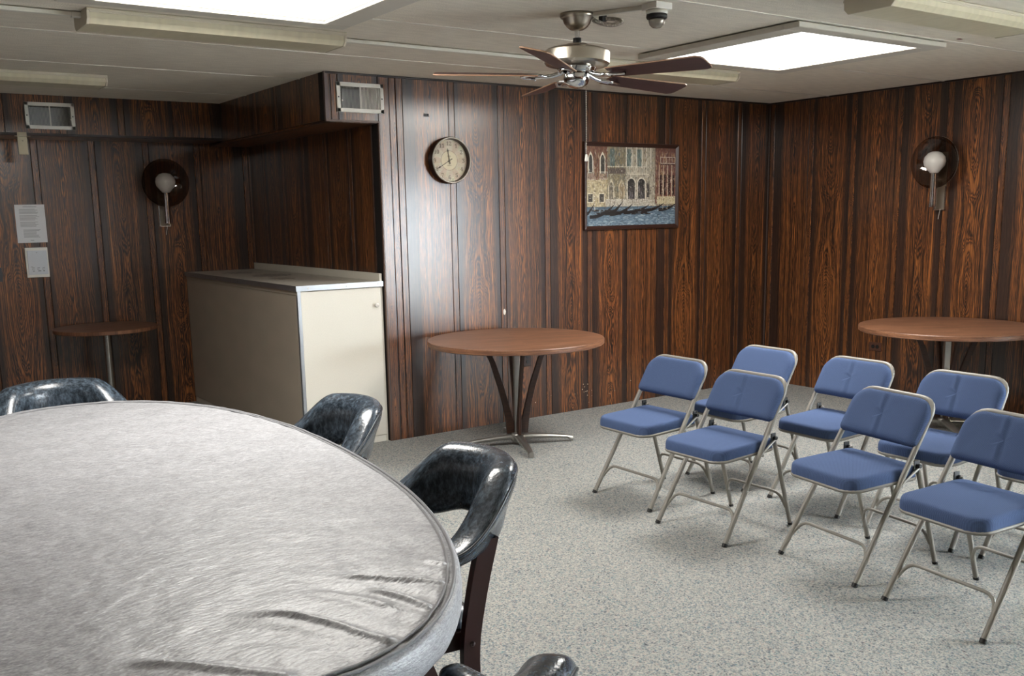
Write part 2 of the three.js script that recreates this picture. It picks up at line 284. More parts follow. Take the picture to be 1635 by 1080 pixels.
// thin mouldings
const trims = [
  ['trim_1', span(XA, XR, CEIL - 0.014, CEIL, ZB, ZB + 0.014, 0.003), darkTrim],
  ['trim_2', span(XR - 0.014, XR, CEIL - 0.014, CEIL, ZB, ZR, 0.003), darkTrim],
  ['trim_3', span(XR - 0.02, XR - 0.006, 0, CEIL - 0.014, ZB + 0.006, ZB + 0.02, 0.004), M({ color: 0x4a3a34, roughness: 0.35 })],
  ['trim_4', span(XA - 0.004, XA + 0.008, 0, 2.23, ZB - 0.006, ZB + 0.012, 0.003), M({ color: 0x5a4438, roughness: 0.4 })],
  ['trim_5', span(2.764, XA + 0.004, 2.218, 2.232, ZB - 0.004, ZB + 0.012, 0.003), M({ color: 0x5a4438, roughness: 0.4 })],
  ['trim_6', span(2.762, 2.79, 2.22, CEIL, ZB - 0.012, ZB + 0.011, 0.003), M({ color: 0x54423d, roughness: 0.4 })],
  ['trim_7', span(XL, 2.78, 2.236, 2.256, -8.185, -8.168, 0.003), darkTrim],
  ['trim_8', span(2.772, XA, CEIL - 0.014, CEIL, ZB + 0.004, ZB + 0.014, 0.003), darkTrim],
];
for (const [n, g, m] of trims) { const o = mesh(n, g, m); o.userData.kind = 'structure'; scene.add(o); }

// sliding glass door in the right wall, behind the camera's right shoulder; terrace outside
{
  const d = structure('door_1', [XR, 0, 0]), z0 = -0.65, z1 = 3.05, h = 2.13, wf = M({ color: 0xb8b8b6, metalness: 0.7, roughness: 0.4 });
  const glass = M({ color: 0xffffff, transmission: 1, thickness: 0, roughness: 0.02 });
  mesh('door_frame', [span(0, 0.1, 0, h, z0, z0 + 0.05), span(0, 0.1, 0, h, z1 - 0.05, z1), span(0, 0.1, h - 0.05, h, z0, z1), span(0, 0.1, 0, 0.03, z0, z1)], wf, d);
  for (const [a, b, x] of [[z0 + 0.05, 0.63, 0.03], [0.57, 1.83, 0.07], [1.77, z1 - 0.05, 0.03]]) {
    mesh('door_leaf', [span(x - 0.015, x + 0.015, 0.03, h - 0.05, a, a + 0.05), span(x - 0.015, x + 0.015, 0.03, h - 0.05, b - 0.05, b), span(x - 0.015, x + 0.015, h - 0.1, h - 0.05, a, b), span(x - 0.015, x + 0.015, 0.03, 0.11, a, b)], wf, d);
    mesh('pane', span(x - 0.003, x + 0.003, 0.11, h - 0.1, a + 0.05, b - 0.05), glass, d);
  }
  mesh('handle', span(-0.02, 0.02, 0.95, 1.15, 0.595, 0.615, 0.006), alu, d);
  const t = mesh('terrace', [span(XR + 0.1, XR + 8, -0.14, -0.02, -7, 12), span(XL - 4, XR + 0.1, -0.14, -0.02, ZR + 0.1, 12)], M({ color: 0xcac7bf, roughness: 0.9 })); t.userData.kind = 'structure'; scene.add(t);
}

// ---------------------------------------------------------------- ceiling things
const panelGlow = M({ color: 0xffffff, emissive: 0xffffff, emissiveIntensity: 1.4, roughness: 0.6 });
PANELS.forEach(([x, z], i) => {
  const t = thing('light_panel', i ? 'square glowing ceiling light panel beyond the fan, above the blue folding chairs' : 'square glowing ceiling light panel above the covered table, cut by the top edge', 'light panel', [x, CEIL, z], 0, 'square light panels in the ceiling');
  const o = 0.655, oz = 0.6, n = 0.512, nz = 0.502, fm = M({ color: 0xc9c4b8, roughness: 0.5 });
  for (const [a, b, c, e] of [[-o, o, nz, oz], [-o, o, -oz, -nz], [-o, -n, -nz, nz], [n, o, -nz, nz]]) mesh('frame_bar', span(a, b, -0.036, -0.006, c, e, 0.006), fm, t);
  mesh('lens', span(-n, n, -0.018, -0.01, -nz, nz), panelGlow, t);
});
function fixture(label, x0, x1, zn, group) {
  const t = thing('fluorescent_fixture', label, 'ceiling light', [(x0 + x1) / 2, CEIL, zn - 0.135], 0, group), L = x1 - x0, w = 0.135;
  mesh('housing', span(-L / 2 + 0.01, L / 2 - 0.01, -0.02, 0, -w, w, 0.003), fixtureMetal, t);
  const prof = [[-w + 0.004, -0.012], [-w + 0.006, -0.044], [-w + 0.028, -0.066], [w - 0.028, -0.066], [w - 0.006, -0.044], [w - 0.004, -0.012]];
  const lens = extrude(prof, L - 0.02, 0.003); lens.rotateY(Math.PI / 2); lens.translate(-L / 2 + 0.01, 0, 0); mesh('diffuser', lens, fixtureLens, t);
  for (const s of [-1, 1]) { const c = extrude(prof.map(([a, b]) => [a * 1.03, b < -0.03 ? b * 1.04 : 0]), 0.012, 0.002); c.rotateY(Math.PI / 2); c.translate(s > 0 ? L / 2 - 0.011 : -L / 2 - 0.001, 0, 0); mesh('end_cap', c, fixtureMetal, t); }
  for (const s of [-1, 1]) mesh('lens_rail', span(-L / 2, L / 2, -0.014, -0.004, s * w - 0.005, s * w + 0.005, 0.002), fixtureMetal, t);
  return t;
}
fixture('long yellowed fluorescent ceiling fixture, unlit, in front of the left light panel', 1.05, 2.31, -4.77, 'unlit fluorescent ceiling fixtures');
fixture('unlit fluorescent ceiling fixture at the left edge above the wall vent', 0.36, 1.61, -6.9, 'unlit fluorescent ceiling fixtures');
fixture('unlit fluorescent ceiling fixture partly hidden behind the ceiling fan blades', 4.03, 5.27, -4.77, 'unlit fluorescent ceiling fixtures');
fixture('nearest unlit fluorescent ceiling fixture, cut by the top right corner of the picture', 3.94, 5.2, -2.68, 'unlit fluorescent ceiling fixtures');
{
  const run = (label, x0, x1, z) => { const t = thing('surface_conduit', label, 'conduit', [(x0 + x1) / 2, CEIL - 0.012, z], 0, 'conduits along the ceiling'); mesh('raceway', span(-(x1 - x0) / 2, (x1 - x0) / 2, -0.012, 0.008, -0.012, 0.012, 0.004), offWhite, t); for (const s of [-1, 1]) mesh('coupling', span(s * (x1 - x0) / 2 - 0.02, s * (x1 - x0) / 2 + 0.02, -0.016, 0.009, -0.017, 0.017, 0.004), offWhite, t); return t; };
  run('white conduit along the ceiling from the long fixture to behind the fan', 2.33, 4.01, -4.92);
  run('white conduit along the ceiling left of the long fixture', XL + 0.1, 1.03, -4.9);
}
// ceiling fan
{
  const FX = 3.06, FZ = -3.806, t = thing('ceiling_fan', 'brushed nickel ceiling fan with five dark mahogany blades and a pull chain', 'ceiling fan', [FX, CEIL, FZ]);
  mesh('canopy', lathe([[0.001, 0], [0.082, 0], [0.084, -0.012], [0.078, -0.022], [0.07, -0.026], [0.064, -0.045], [0.05, -0.062], [0.034, -0.074], [0.02, -0.078], [0.001, -0.078]], 48), nickel, t);
  mesh('down_rod', [cylBetween(V(0, -0.075, 0), V(0, -0.15, 0), 0.012)], chrome, t);
  mesh('rod_collar', lathe([[0.001, -0.112], [0.02, -0.112], [0.021, -0.145], [0.001, -0.145]], 24), blackPlastic, t);
  const tilt = new THREE.Group(); tilt.name = 'motor'; tilt.rotation.z = -2.2 * D2R; tilt.position.y = -0.14; t.add(tilt);
  mesh('motor_housing', creased(lathe([[0.001, 0], [0.055, -0.002], [0.06, -0.012], [0.12, -0.02], [0.15, -0.03], [0.158, -0.038], [0.158, -0.088], [0.15, -0.098], [0.13, -0.1], [0.001, -0.1]], 64), 0.5), M({ color: 0xb9b1a4, metalness: 1, roughness: 0.26, anisotropy: 0.5 }), tilt);
  mesh('flywheel', creased(lathe([[0.001, -0.1], [0.085, -0.1], [0.095, -0.112], [0.09, -0.128], [0.06, -0.138], [0.001, -0.138]], 48), 0.5), chrome, tilt);
  mesh('switch_cup', lathe([[0.001, -0.13], [0.055, -0.13], [0.061, -0.138], [0.062, -0.165], [0.055, -0.185], [0.035, -0.2], [0.012, -0.206], [0.001, -0.206]], 48), chrome, tilt);
  const grainTex = dataTex(128, 64, (i, j) => { const g = 0.5 + 0.5 * n2[0](i * 0.02, j * 0.35); return lerp3([54, 28, 28], [72, 38, 37], g); });
  const bladeMat = M({ map: grainTex, roughness: 0.42 }), bladeEdge = M({ color: 0x96735a, roughness: 0.5 });
  for (let k = 0; k < 5; k++) {
    const a = (144 + 72 * k) * D2R, b = new THREE.Group(); b.name = 'blade'; b.rotation.y = -a; b.position.y = -0.145; tilt.add(b);
    const pitch = -13 * D2R, pts = [];
    const L0 = 0.19, L1 = 0.69, w0 = 0.052, w1 = 0.07;
    pts.push([L0, -w0], [L1 - 0.03, -w1], [L1 - 0.006, -w1 + 0.012], [L1, -w1 + 0.03], [L1, w1 - 0.03], [L1 - 0.006, w1 - 0.012], [L1 - 0.03, w1], [L0, w0]);
    const g = extrude(pts, 0.006, 0.001, 1); g.rotateX(Math.PI / 2); g.translate(0, 0.003, 0); g.rotateX(pitch);
    { const p = g.attributes.position, u = g.attributes.uv; for (let i = 0; i < p.count; i++) u.setXY(i, p.getX(i), p.getZ(i) * 4); }
    mesh('blade_board', g, bladeMat, b);
    const rim = []; for (const [x, y] of [...pts, pts[0]]) rim.push(V(x, 0, y)); const rg = mergeGeometries(rim.slice(1).map((q, i) => cylBetween(rim[i], q, 0.0034, 6))); rg.rotateX(pitch); mesh('edge_band', rg, bladeEdge, b);
    mesh('blade_arm', [tube(fillet([V(0.07, 0.012, 0), V(0.12, -0.006, 0.0), V(0.2, -0.012, 0.0)], 0.03), 0.011, 8), tube(fillet([V(0.14, -0.008, 0), V(0.19, -0.014, 0.035), V(0.25, -0.014, 0.012), V(0.27, -0.012, 0)], 0.02), 0.007, 8), tube(fillet([V(0.14, -0.008, 0), V(0.19, -0.006, -0.035), V(0.25, -0.008, -0.012), V(0.27, -0.012, 0)], 0.02), 0.007, 8)], chrome, b);
    for (const [x, z] of [[0.2, 0.03], [0.2, -0.03], [0.26, 0]]) mesh('screw', new THREE.SphereGeometry(0.0065, 8, 6).translate(x, -0.012 - z * 0.23, z), chrome, b);
  }
  const cx = 0.062, cz = -0.01, beads = []; for (let y = -0.315; y > -0.66; y -= 0.0085) beads.push(new THREE.SphereGeometry(0.0026, 6, 4).translate(cx, y, cz));
  mesh('pull_chain', [...beads, cylBetween(V(cx, -0.31, cz), V(cx, -0.66, cz), 0.0009, 5)], nickel, t);
  mesh('chain_bell', lathe([[0.001, -0.655], [0.004, -0.656], [0.007, -0.672], [0.0095, -0.688], [0.001, -0.69]].map(([r, y]) => [r, y]), 16).translate(cx, 0, cz), whitePlastic, t);
}
// conduit loop and detector beside the fan
{
  const t = thing('motion_detector', 'small dome detector on a white box on the ceiling beside the fan', 'detector', [3.235, CEIL, -3.44]);
  mesh('junction_box', box(0.1, 0.03, 0.1, 0, -0.015, 0, 0.004), whitePlastic, t);
  mesh('collar', lathe([[0.001, -0.03], [0.05, -0.03], [0.05, -0.044], [0.046, -0.05], [0.001, -0.05]], 32), whitePlastic, t);
  mesh('black_ring', lathe([[0.001, -0.048], [0.047, -0.048], [0.049, -0.06], [0.045, -0.068], [0.001, -0.068]], 32), blackPlastic, t);
  mesh('dome', lathe([[0.001, -0.066], [0.036, -0.066], [0.038, -0.078], [0.033, -0.094], [0.02, -0.106], [0.001, -0.11]], 32), M({ color: 0x9a9488, roughness: 0.25, metalness: 0.4 }), t);
  const r = thing('surface_conduit', 'white raceway on the ceiling between the fan canopy and the detector', 'conduit', [3.16, CEIL, -3.62], Math.atan2(0.09, 0.2), 'conduits along the ceiling');
  mesh('raceway', box(0.026, 0.02, 0.3, 0, -0.01, 0, 0.004), offWhite, r);
  const f = thing('flexible_conduit', 'ribbed flexible metal conduit looped beside the fan canopy', 'conduit', [3.14, CEIL, -3.76]);
  const loop = new THREE.CatmullRomCurve3([V(-0.02, -0.03, 0), V(0.02, -0.05, 0.03), V(0.07, -0.052, 0.05), V(0.11, -0.036, 0.06), V(0.1, -0.02, 0.02), V(0.06, -0.018, 0.0)]);
  const rings = []; for (let k = 0; k <= 34; k++) { const p = loop.getPointAt(k / 34), d = loop.getTangentAt(k / 34); const g = new THREE.TorusGeometry(0.0085, 0.003, 6, 12); g.applyQuaternion(new THREE.Quaternion().setFromUnitVectors(V(0, 0, 1), d)); g.translate(p.x, p.y, p.z); rings.push(g); }
  mesh('ribbed_tube', [...rings, new THREE.TubeGeometry(loop, 40, 0.008, 8)], nickel, f);
  mesh('connector', box(0.03, 0.03, 0.03, 0.05, -0.016, -0.01, 0.004), blackPlastic, f);
}

// ---------------------------------------------------------------- things on the walls
const ductMetal = M({ color: 0x8b8d90, metalness: 0.5, roughness: 0.55 });
function vent(label, pos, w, h, open, duct) {
  const t = thing('air_vent', label, 'vent', pos, 0, 'wall air vents'), b = 0.026, fr = whitePlastic;
  mesh('frame', [span(-w / 2, w / 2, h / 2 - b, h / 2, 0, 0.01, 0.002), span(-w / 2, w / 2, -h / 2, -h / 2 + b, 0, 0.01, 0.002), span(-w / 2, -w / 2 + b, -h / 2, h / 2, 0, 0.01, 0.002), span(w / 2 - b, w / 2, -h / 2, h / 2, 0, 0.01, 0.002)], fr, t);
  mesh('divider', span(-0.004, 0.004, -h / 2 + b, h / 2 - b, 0.001, 0.009), fr, t);
  { const [x0, x1] = duct, y = h / 2 - b + 0.003; mesh('duct_box', [span(x0, x1, -y, y, -0.107, -0.104), span(x0, x0 + 0.002, -y, y, -0.107, -0.001), span(x1 - 0.002, x1, -y, y, -0.107, -0.001), span(x0, x1, -y, -y + 0.002, -0.107, -0.001), span(x0, x1, y - 0.002, y, -0.107, -0.001)], ductMetal, t); }
  for (const s of [-1, 1]) {
    const n = 16, ww = w / 2 - b - 0.006, fins = []; for (let k = 0; k < n; k++) { const x = s * (0.0052 + (k + 0.5) / n * ww), shut = !open && s > 0, g = box(shut ? 0.0048 : 0.0011, h - 2 * b, 0.0025, 0, 0, 0); if (shut) g.rotateY(0.5); g.translate(x, 0, 0.004); fins.push(g); }
    const f = mesh('louver_bank', fins, fr, t); f.userData.kind = 'stuff';
  }
  for (const s of [-1, 1]) mesh('screw', new THREE.SphereGeometry(0.005, 8, 6).scale(1, 1, 0.5).translate(s * (w / 2 - b / 2), 0, 0.01), blackPlastic, t);
  mesh('damper_lever', [cylBetween(V(open ? w / 2 - b - 0.006 : -w / 2 + b + 0.004, -0.02, 0.006), V(open ? w / 2 - b - 0.006 : -w / 2 + b + 0.004, -0.025, 0.028), 0.004, 8)], nickel, t);
}
vent('white register vent on the dropped box above the white counter', [3.018, 2.377, ZB + 0.008], 0.345, 0.192, false, [-0.132, 0.116]);
vent('white register vent high on the dark wall at far left', [1.47, 2.384, -8.172], 0.345, 0.195, true, [-0.1455, 0.1455]);
{ // bracket under the soffit
  const t = thing('metal_bracket', 'small pale metal bracket under the dropped box at far left', 'bracket', [1.262, 2.175, -8.165]);
  mesh('plate', span(-0.033, 0.033, -0.08, 0.085, 0, 0.006, 0.002), M({ color: 0xa39a84, metalness: 0.5, roughness: 0.45 }), t);
  mesh('ledge', span(-0.055, 0.055, 0.05, 0.056, 0, 0.03, 0.002), M({ color: 0xa39a84, metalness: 0.5, roughness: 0.45 }), t);
  mesh('screw', new THREE.SphereGeometry(0.005, 8, 6).translate(0.0, 0.02, 0.007), chrome, t);
}
{ // wall clock
  const t = thing('wall_clock', 'round wall clock with aged face and dark rim', 'clock', [3.69, 1.978, ZB + 0.008]);
  const R = 0.163, cas = lathe([[R - 0.004, 0], [R, 0.004], [R, 0.05], [R - 0.004, 0.058], [R - 0.012, 0.056], [R - 0.016, 0.03], [R - 0.016, 0.02]], 72); cas.rotateX(Math.PI / 2); mesh('case', creased(cas, 0.5), M({ color: 0x2a1a16, roughness: 0.35 }), t);
  const bz = lathe([[R - 0.001, 0.053], [R - 0.003, 0.061], [R - 0.011, 0.06], [R - 0.013, 0.055]], 72); bz.rotateX(Math.PI / 2); mesh('bezel', bz, M({ color: 0x8c867c, metalness: 0.8, roughness: 0.35 }), t);
  const face = canvasTex(512, 512, (c, W) => {
    c.fillStyle = '#d2cbb9'; c.fillRect(0, 0, W, W); const r = rng(4);
    for (let k = 0; k < 500; k++) { c.fillStyle = `rgba(${120 + r() * 90},${105 + r() * 80},${80 + r() * 70},0.05)`; c.beginPath(); c.arc(r() * W, r() * W, 8 + r() * 30, 0, 7); c.fill(); }
    c.translate(W / 2, W / 2); c.font = 'bold 62px serif'; c.textAlign = 'center'; c.textBaseline = 'middle';
    for (let h = 1; h <= 12; h++) { const a = h * Math.PI / 6; if (h % 2) { c.fillStyle = 'rgba(190,150,130,0.25)'; c.beginPath(); c.moveTo(0, 0); c.arc(0, 0, 250, a - Math.PI / 2 - 0.2, a - Math.PI / 2 + 0.2); c.fill(); } c.fillStyle = '#5f5648'; c.fillText(String(h), Math.sin(a) * 186, -Math.cos(a) * 186); }
    c.strokeStyle = '#8d8068'; c.lineWidth = 3; c.beginPath(); c.arc(0, 0, 108, 0, 7); c.stroke(); c.fillStyle = '#d8cfb2'; c.beginPath(); c.arc(0, 0, 100, 0, 7); c.fill();
    c.lineWidth = 2; for (let k = 0; k < 60; k++) { const a = k * Math.PI / 30; c.beginPath(); c.moveTo(Math.sin(a) * 232, Math.cos(a) * 232); c.lineTo(Math.sin(a) * 242, Math.cos(a) * 242); c.stroke(); }
    c.fillStyle = '#8d8068'; for (const [y, w] of [[-52, 50], [-42, 36], [52, 56]]) c.fillRect(-w / 2, y, w, 4);
  });
  const disc = new THREE.CylinderGeometry(R - 0.013, R - 0.013, 0.004, 64); disc.rotateX(Math.PI / 2); disc.translate(0, 0, 0.018);
  { const p = disc.attributes.position, u = disc.attributes.uv; for (let i = 0; i < p.count; i++) u.setXY(i, 0.5 + p.getX(i) / (2 * R), 0.5 + p.getY(i) / (2 * R)); }
  mesh('dial', disc, M({ map: face, roughness: 0.7 }), t);
  const hand = (len, w, ang, z) => { const g = extrude([[-w, -0.025], [w, -0.025], [w * 0.7, len * 0.7], [w * 2.2, len * 0.78], [0, len], [-w * 2.2, len * 0.78], [-w * 0.7, len * 0.7]], 0.0016, 0); g.rotateZ(-ang); g.translate(0, 0, z); return g; };
  mesh('hour_hand', hand(0.085, 0.0032, (11 + 40 / 60) * Math.PI / 6, 0.023), M({ color: 0x3e362c, roughness: 0.5 }), t);
  mesh('minute_hand', hand(0.122, 0.0026, 40 * Math.PI / 30, 0.026), M({ color: 0x3e362c, roughness: 0.5 }), t);
  const gl = new THREE.CylinderGeometry(R - 0.012, R - 0.012, 0.0015, 64); gl.rotateX(Math.PI / 2); gl.translate(0, 0, 0.045); mesh('glass', gl, M({ color: 0xffffff, transmission: 1, thickness: 0, roughness: 0.03 }), t);
}
{ // painting
  const w = 1.03, h = 0.69, t = thing('framed_painting', 'dark-framed painting of canal palaces with moored gondolas', 'painting', [5.443, 1.798, ZB + 0.008]);
  const prof = [[0, 0], [0.034, 0], [0.036, 0.012], [0.026, 0.02], [0.012, 0.03], [0.003, 0.028], [0, 0.02]], fm = M({ color: 0x38211a, roughness: 0.35 });
  for (const [len, rot, x, y] of [[w, 0, 0, h / 2], [w, Math.PI, 0, -h / 2], [h, -Math.PI / 2, w / 2, 0], [h, Math.PI / 2, -w / 2, 0]]) {
    const p = [], ix = []; for (const s of [-1, 1]) for (const [d, z] of prof) p.push(s * (len / 2 - d), -d, z); const n = prof.length;
    for (let k = 0; k < n; k++) { const a = k, b = (k + 1) % n; ix.push(a, n + a, b, b, n + a, n + b); }
    let g = new THREE.BufferGeometry(); g.setAttribute('position', new THREE.Float32BufferAttribute(p, 3)); g.setIndex(ix); g = g.toNonIndexed(); g.computeVertexNormals(); g.setAttribute('uv', new THREE.Float32BufferAttribute(new Float32Array(g.attributes.position.count * 2), 2));
    g.rotateZ(rot); g.translate(x, y, 0); const m = fm.clone(); m.side = THREE.DoubleSide; mesh('frame_rail', g, m, t);
  }
  const art = canvasTex(1024, 680, (c, W, H) => {
    const r = rng(31), rect = (x, y, w, h, col) => { c.fillStyle = col; c.fillRect(x * W, y * H, w * W, h * H); };
    const strokes = (x, y, w, h, cols, n, sw, sh) => { for (let k = 0; k < n; k++) { const q = cols[Math.floor(r() * cols.length)]; c.globalAlpha = 0.25 + r() * 0.45; c.fillStyle = q; c.fillRect((x + r() * w) * W, (y + r() * h) * H, sw * (0.4 + r()), sh * (0.4 + r())); } c.globalAlpha = 1; };
    rect(0, 0, 1, 1, '#8a8272');
    rect(0, 0, 0.22, 0.42, '#6f4a3a'); strokes(0, 0, 0.2, 0.42, ['#7d5540', '#8f7a60', '#5c3f36', '#a38f70'], 260, 10, 28);
    rect(0, 0.42, 0.22, 0.4, '#b5a684'); strokes(0, 0.4, 0.2, 0.4, ['#c9bd9c', '#a59676', '#d8ceb2', '#93866c'], 240, 16, 20);
    rect(0.22, 0, 0.2, 0.75, '#7d7560'); strokes(0.21, 0, 0.21, 0.72, ['#8f8468', '#6a6a62', '#a08f62', '#5b6770', '#b3a88e'], 330, 12, 34);
    rect(0.42, 0, 0.33, 0.8, '#a79f8e'); strokes(0.41, 0, 0.35, 0.75, ['#c4bca8', '#8b8a80', '#d8d0bc', '#77756c', '#9b8c6a'], 480, 10, 26);
    rect(0.76, 0, 0.24, 0.72, '#6e4a42'); strokes(0.76, 0, 0.24, 0.7, ['#7d4a40', '#a58a72', '#55322f', '#b39a50', '#8a5a50', '#c8b89c'], 420, 8, 34);
    const gothic = (x, y, w, h, col, rim) => { c.fillStyle = rim; c.beginPath(); c.moveTo((x - 0.012) * W, (y + h) * H); c.lineTo((x - 0.012) * W, (y + h * 0.25) * H); c.quadraticCurveTo(x * W, y * H, (x + w / 2) * W, (y - 0.03) * H); c.quadraticCurveTo((x + w) * W, y * H, (x + w + 0.012) * W, (y + h * 0.25) * H); c.lineTo((x + w + 0.012) * W, (y + h) * H); c.fill(); c.fillStyle = col; c.beginPath(); c.moveTo(x * W, (y + h) * H); c.lineTo(x * W, (y + h * 0.28) * H); c.quadraticCurveTo((x + w * 0.1) * W, (y + 0.02) * H, (x + w / 2) * W, (y + 0.005) * H); c.quadraticCurveTo((x + w * 0.9) * W, (y + 0.02) * H, (x + w) * W, (y + h * 0.28) * H); c.lineTo((x + w) * W, (y + h) * H); c.fill(); };
    gothic(0.025, 0.1, 0.035, 0.24, '#3a3a38', '#d8d2bf'); gothic(0.15, 0.1, 0.04, 0.24, '#3c3b36', '#d8d2bf');
    const rail = (x, y, w, h) => { c.strokeStyle = '#e0dbca'; c.lineWidth = 4; c.strokeRect(x * W, y * H, w * W, h * H); c.lineWidth = 3; for (let k = 1; k < 5; k++) { c.beginPath(); c.moveTo((x + w * k / 5) * W, y * H); c.lineTo((x + w * k / 5) * W, (y + h) * H); c.stroke(); } };
    rail(0.01, 0.33, 0.07, 0.09); rail(0.14, 0.32, 0.08, 0.09);
    for (const x of [0.43, 0.55, 0.25]) { rect(x, 0.03, 0.05, 0.22, '#5d6c68'); strokes(x, 0.03, 0.05, 0.2, ['#7c8a86', '#44504e', '#8fa09a'], 40, 8, 36); }
    for (const x of [0.425, 0.485, 0.54, 0.6, 0.65, 0.70]) rect(x, 0, 0.01, 0.26, '#d9d4c6');
    rail(0.44, 0.25, 0.11, 0.08); rail(0.55, 0.25, 0.11, 0.08);
    rect(0.22, 0.245, 0.2, 0.012, '#cfc8b4'); rect(0.23, 0.27, 0.19, 0.07, '#5b5048'); rect(0.42, 0.34, 0.28, 0.012, '#cfc8b4');
    rail(0.82, 0.12, 0.17, 0.08); for (let k = 0; k < 8; k++) { c.fillStyle = '#3a2422'; c.beginPath(); c.arc((0.83 + k * 0.021) * W, 0.215 * H, 8, 0, 7); c.fill(); }
    gothic(0.24, 0.44, 0.045, 0.26, '#777063', '#c9c0a8'); gothic(0.355, 0.44, 0.045, 0.26, '#8a7a60', '#c4b698');
    for (const x of [0.445, 0.56]) { c.fillStyle = '#d4cdbd'; c.beginPath(); c.arc((x + 0.04) * W, 0.46 * H, 52, Math.PI, 0); c.rect(x * W - 11, 0.46 * H, 104, 0.3 * H); c.fill(); c.fillStyle = '#2f2e2e'; c.beginPath(); c.arc((x + 0.04) * W, 0.46 * H, 40, Math.PI, 0); c.rect((x + 0.001) * W, 0.46 * H, 80, 0.3 * H); c.fill(); strokes(x + 0.01, 0.48, 0.055, 0.24, ['#6a6268', '#8b838a', '#45403f'], 40, 8, 50); }
    rect(0.66, 0.46, 0.03, 0.18, '#4a4644'); for (const x of [0.8, 0.85, 0.9, 0.95]) { rect(x, 0.22, 0.008, 0.45, '#c9bba0'); rect(x + 0.012, 0.35, 0.022, 0.26, '#33201e'); }
    for (const x of [0.015, 0.135]) { rect(x - 0.008, 0.585, 0.064, 0.12, '#ddd5bc'); rect(x, 0.595, 0.048, 0.1, '#45413c'); }
    rect(0.2, 0.66, 0.5, 0.1, '#b9b2a4'); strokes(0.2, 0.65, 0.55, 0.11, ['#d8d3c6', '#a39c8e', '#8f8478'], 160, 24, 10); rect(0.78, 0.63, 0.22, 0.1, '#c3b795'); strokes(0.78, 0.63, 0.22, 0.1, ['#d9cfb0', '#a89a78'], 60, 18, 12);
    for (let y = 0; y < 24; y++) { c.fillStyle = `rgb(${78 + y},${98 + y},${114 + y})`; c.fillRect(0, (0.755 + y * 0.0105) * H, W, 0.012 * H); }
    strokes(0, 0.77, 0.98, 0.23, ['#6f8596', '#46596a', '#a9b8c0', '#2f4150', '#8fa3ae', '#c9d2d4'], 1100, 30, 5);
    const gondola = (x, y, w, hh) => { c.strokeStyle = c.fillStyle = '#1f1a1a'; c.beginPath(); c.moveTo(x * W, y * H); c.quadraticCurveTo((x + w * 0.5) * W, (y + 0.01) * H, (x + w) * W, (y - hh) * H); c.quadraticCurveTo((x + w * 0.62) * W, (y + 0.05) * H, x * W, (y + 0.045) * H); c.fill(); };
    gondola(-0.08, 0.86, 0.17, 0.17); gondola(0.03, 0.86, 0.28, 0.15); gondola(0.2, 0.82, 0.2, 0.15); gondola(0.25, 0.83, 0.26, 0.12); gondola(0.4, 0.81, 0.3, 0.08); gondola(0.6, 0.79, 0.27, 0.08); gondola(0.8, 0.78, 0.22, 0.07);
    c.fillStyle = '#26201f'; for (let k = 0; k < 60; k++) c.fillRect((0.05 + r() * 0.62) * W, (0.79 + r() * 0.06) * H, 20 + r() * 60, 4 + r() * 8);
    for (let k = 0; k < 13; k++) { rect(0.078, 0.5 + k * 0.024, 0.012, 0.013, k % 2 ? '#d9d3c4' : '#a79a88'); }
    c.strokeStyle = '#bdb196'; c.lineWidth = 4; for (const x of [0.845, 0.9]) { c.beginPath(); c.moveTo(x * W, 0.3 * H); c.lineTo((x + 0.004) * W, 0.8 * H); c.stroke(); }
    strokes(0, 0, 0.98, 0.76, ['#d9d3c4', '#2c2a28', '#a3957a', '#5e4a40', '#76776f'], 1500, 5, 20); strokes(0, 0.3, 0.98, 0.5, ['#e8e4d8', '#39332e', '#8a7c66'], 700, 14, 4); strokes(0, 0, 0.98, 1, ['#1c1a18', '#4a3c32'], 420, 4, 14);
  });
  const pic = new THREE.BoxGeometry(w - 0.06, h - 0.06, 0.008); pic.translate(0, 0, 0.01); const pm = M({ map: art, roughness: 0.45 }), pe = M({ color: 0x40382e });
  mesh('canvas_print', pic, [pe, pe, pe, pe, pm, pe], t);
}
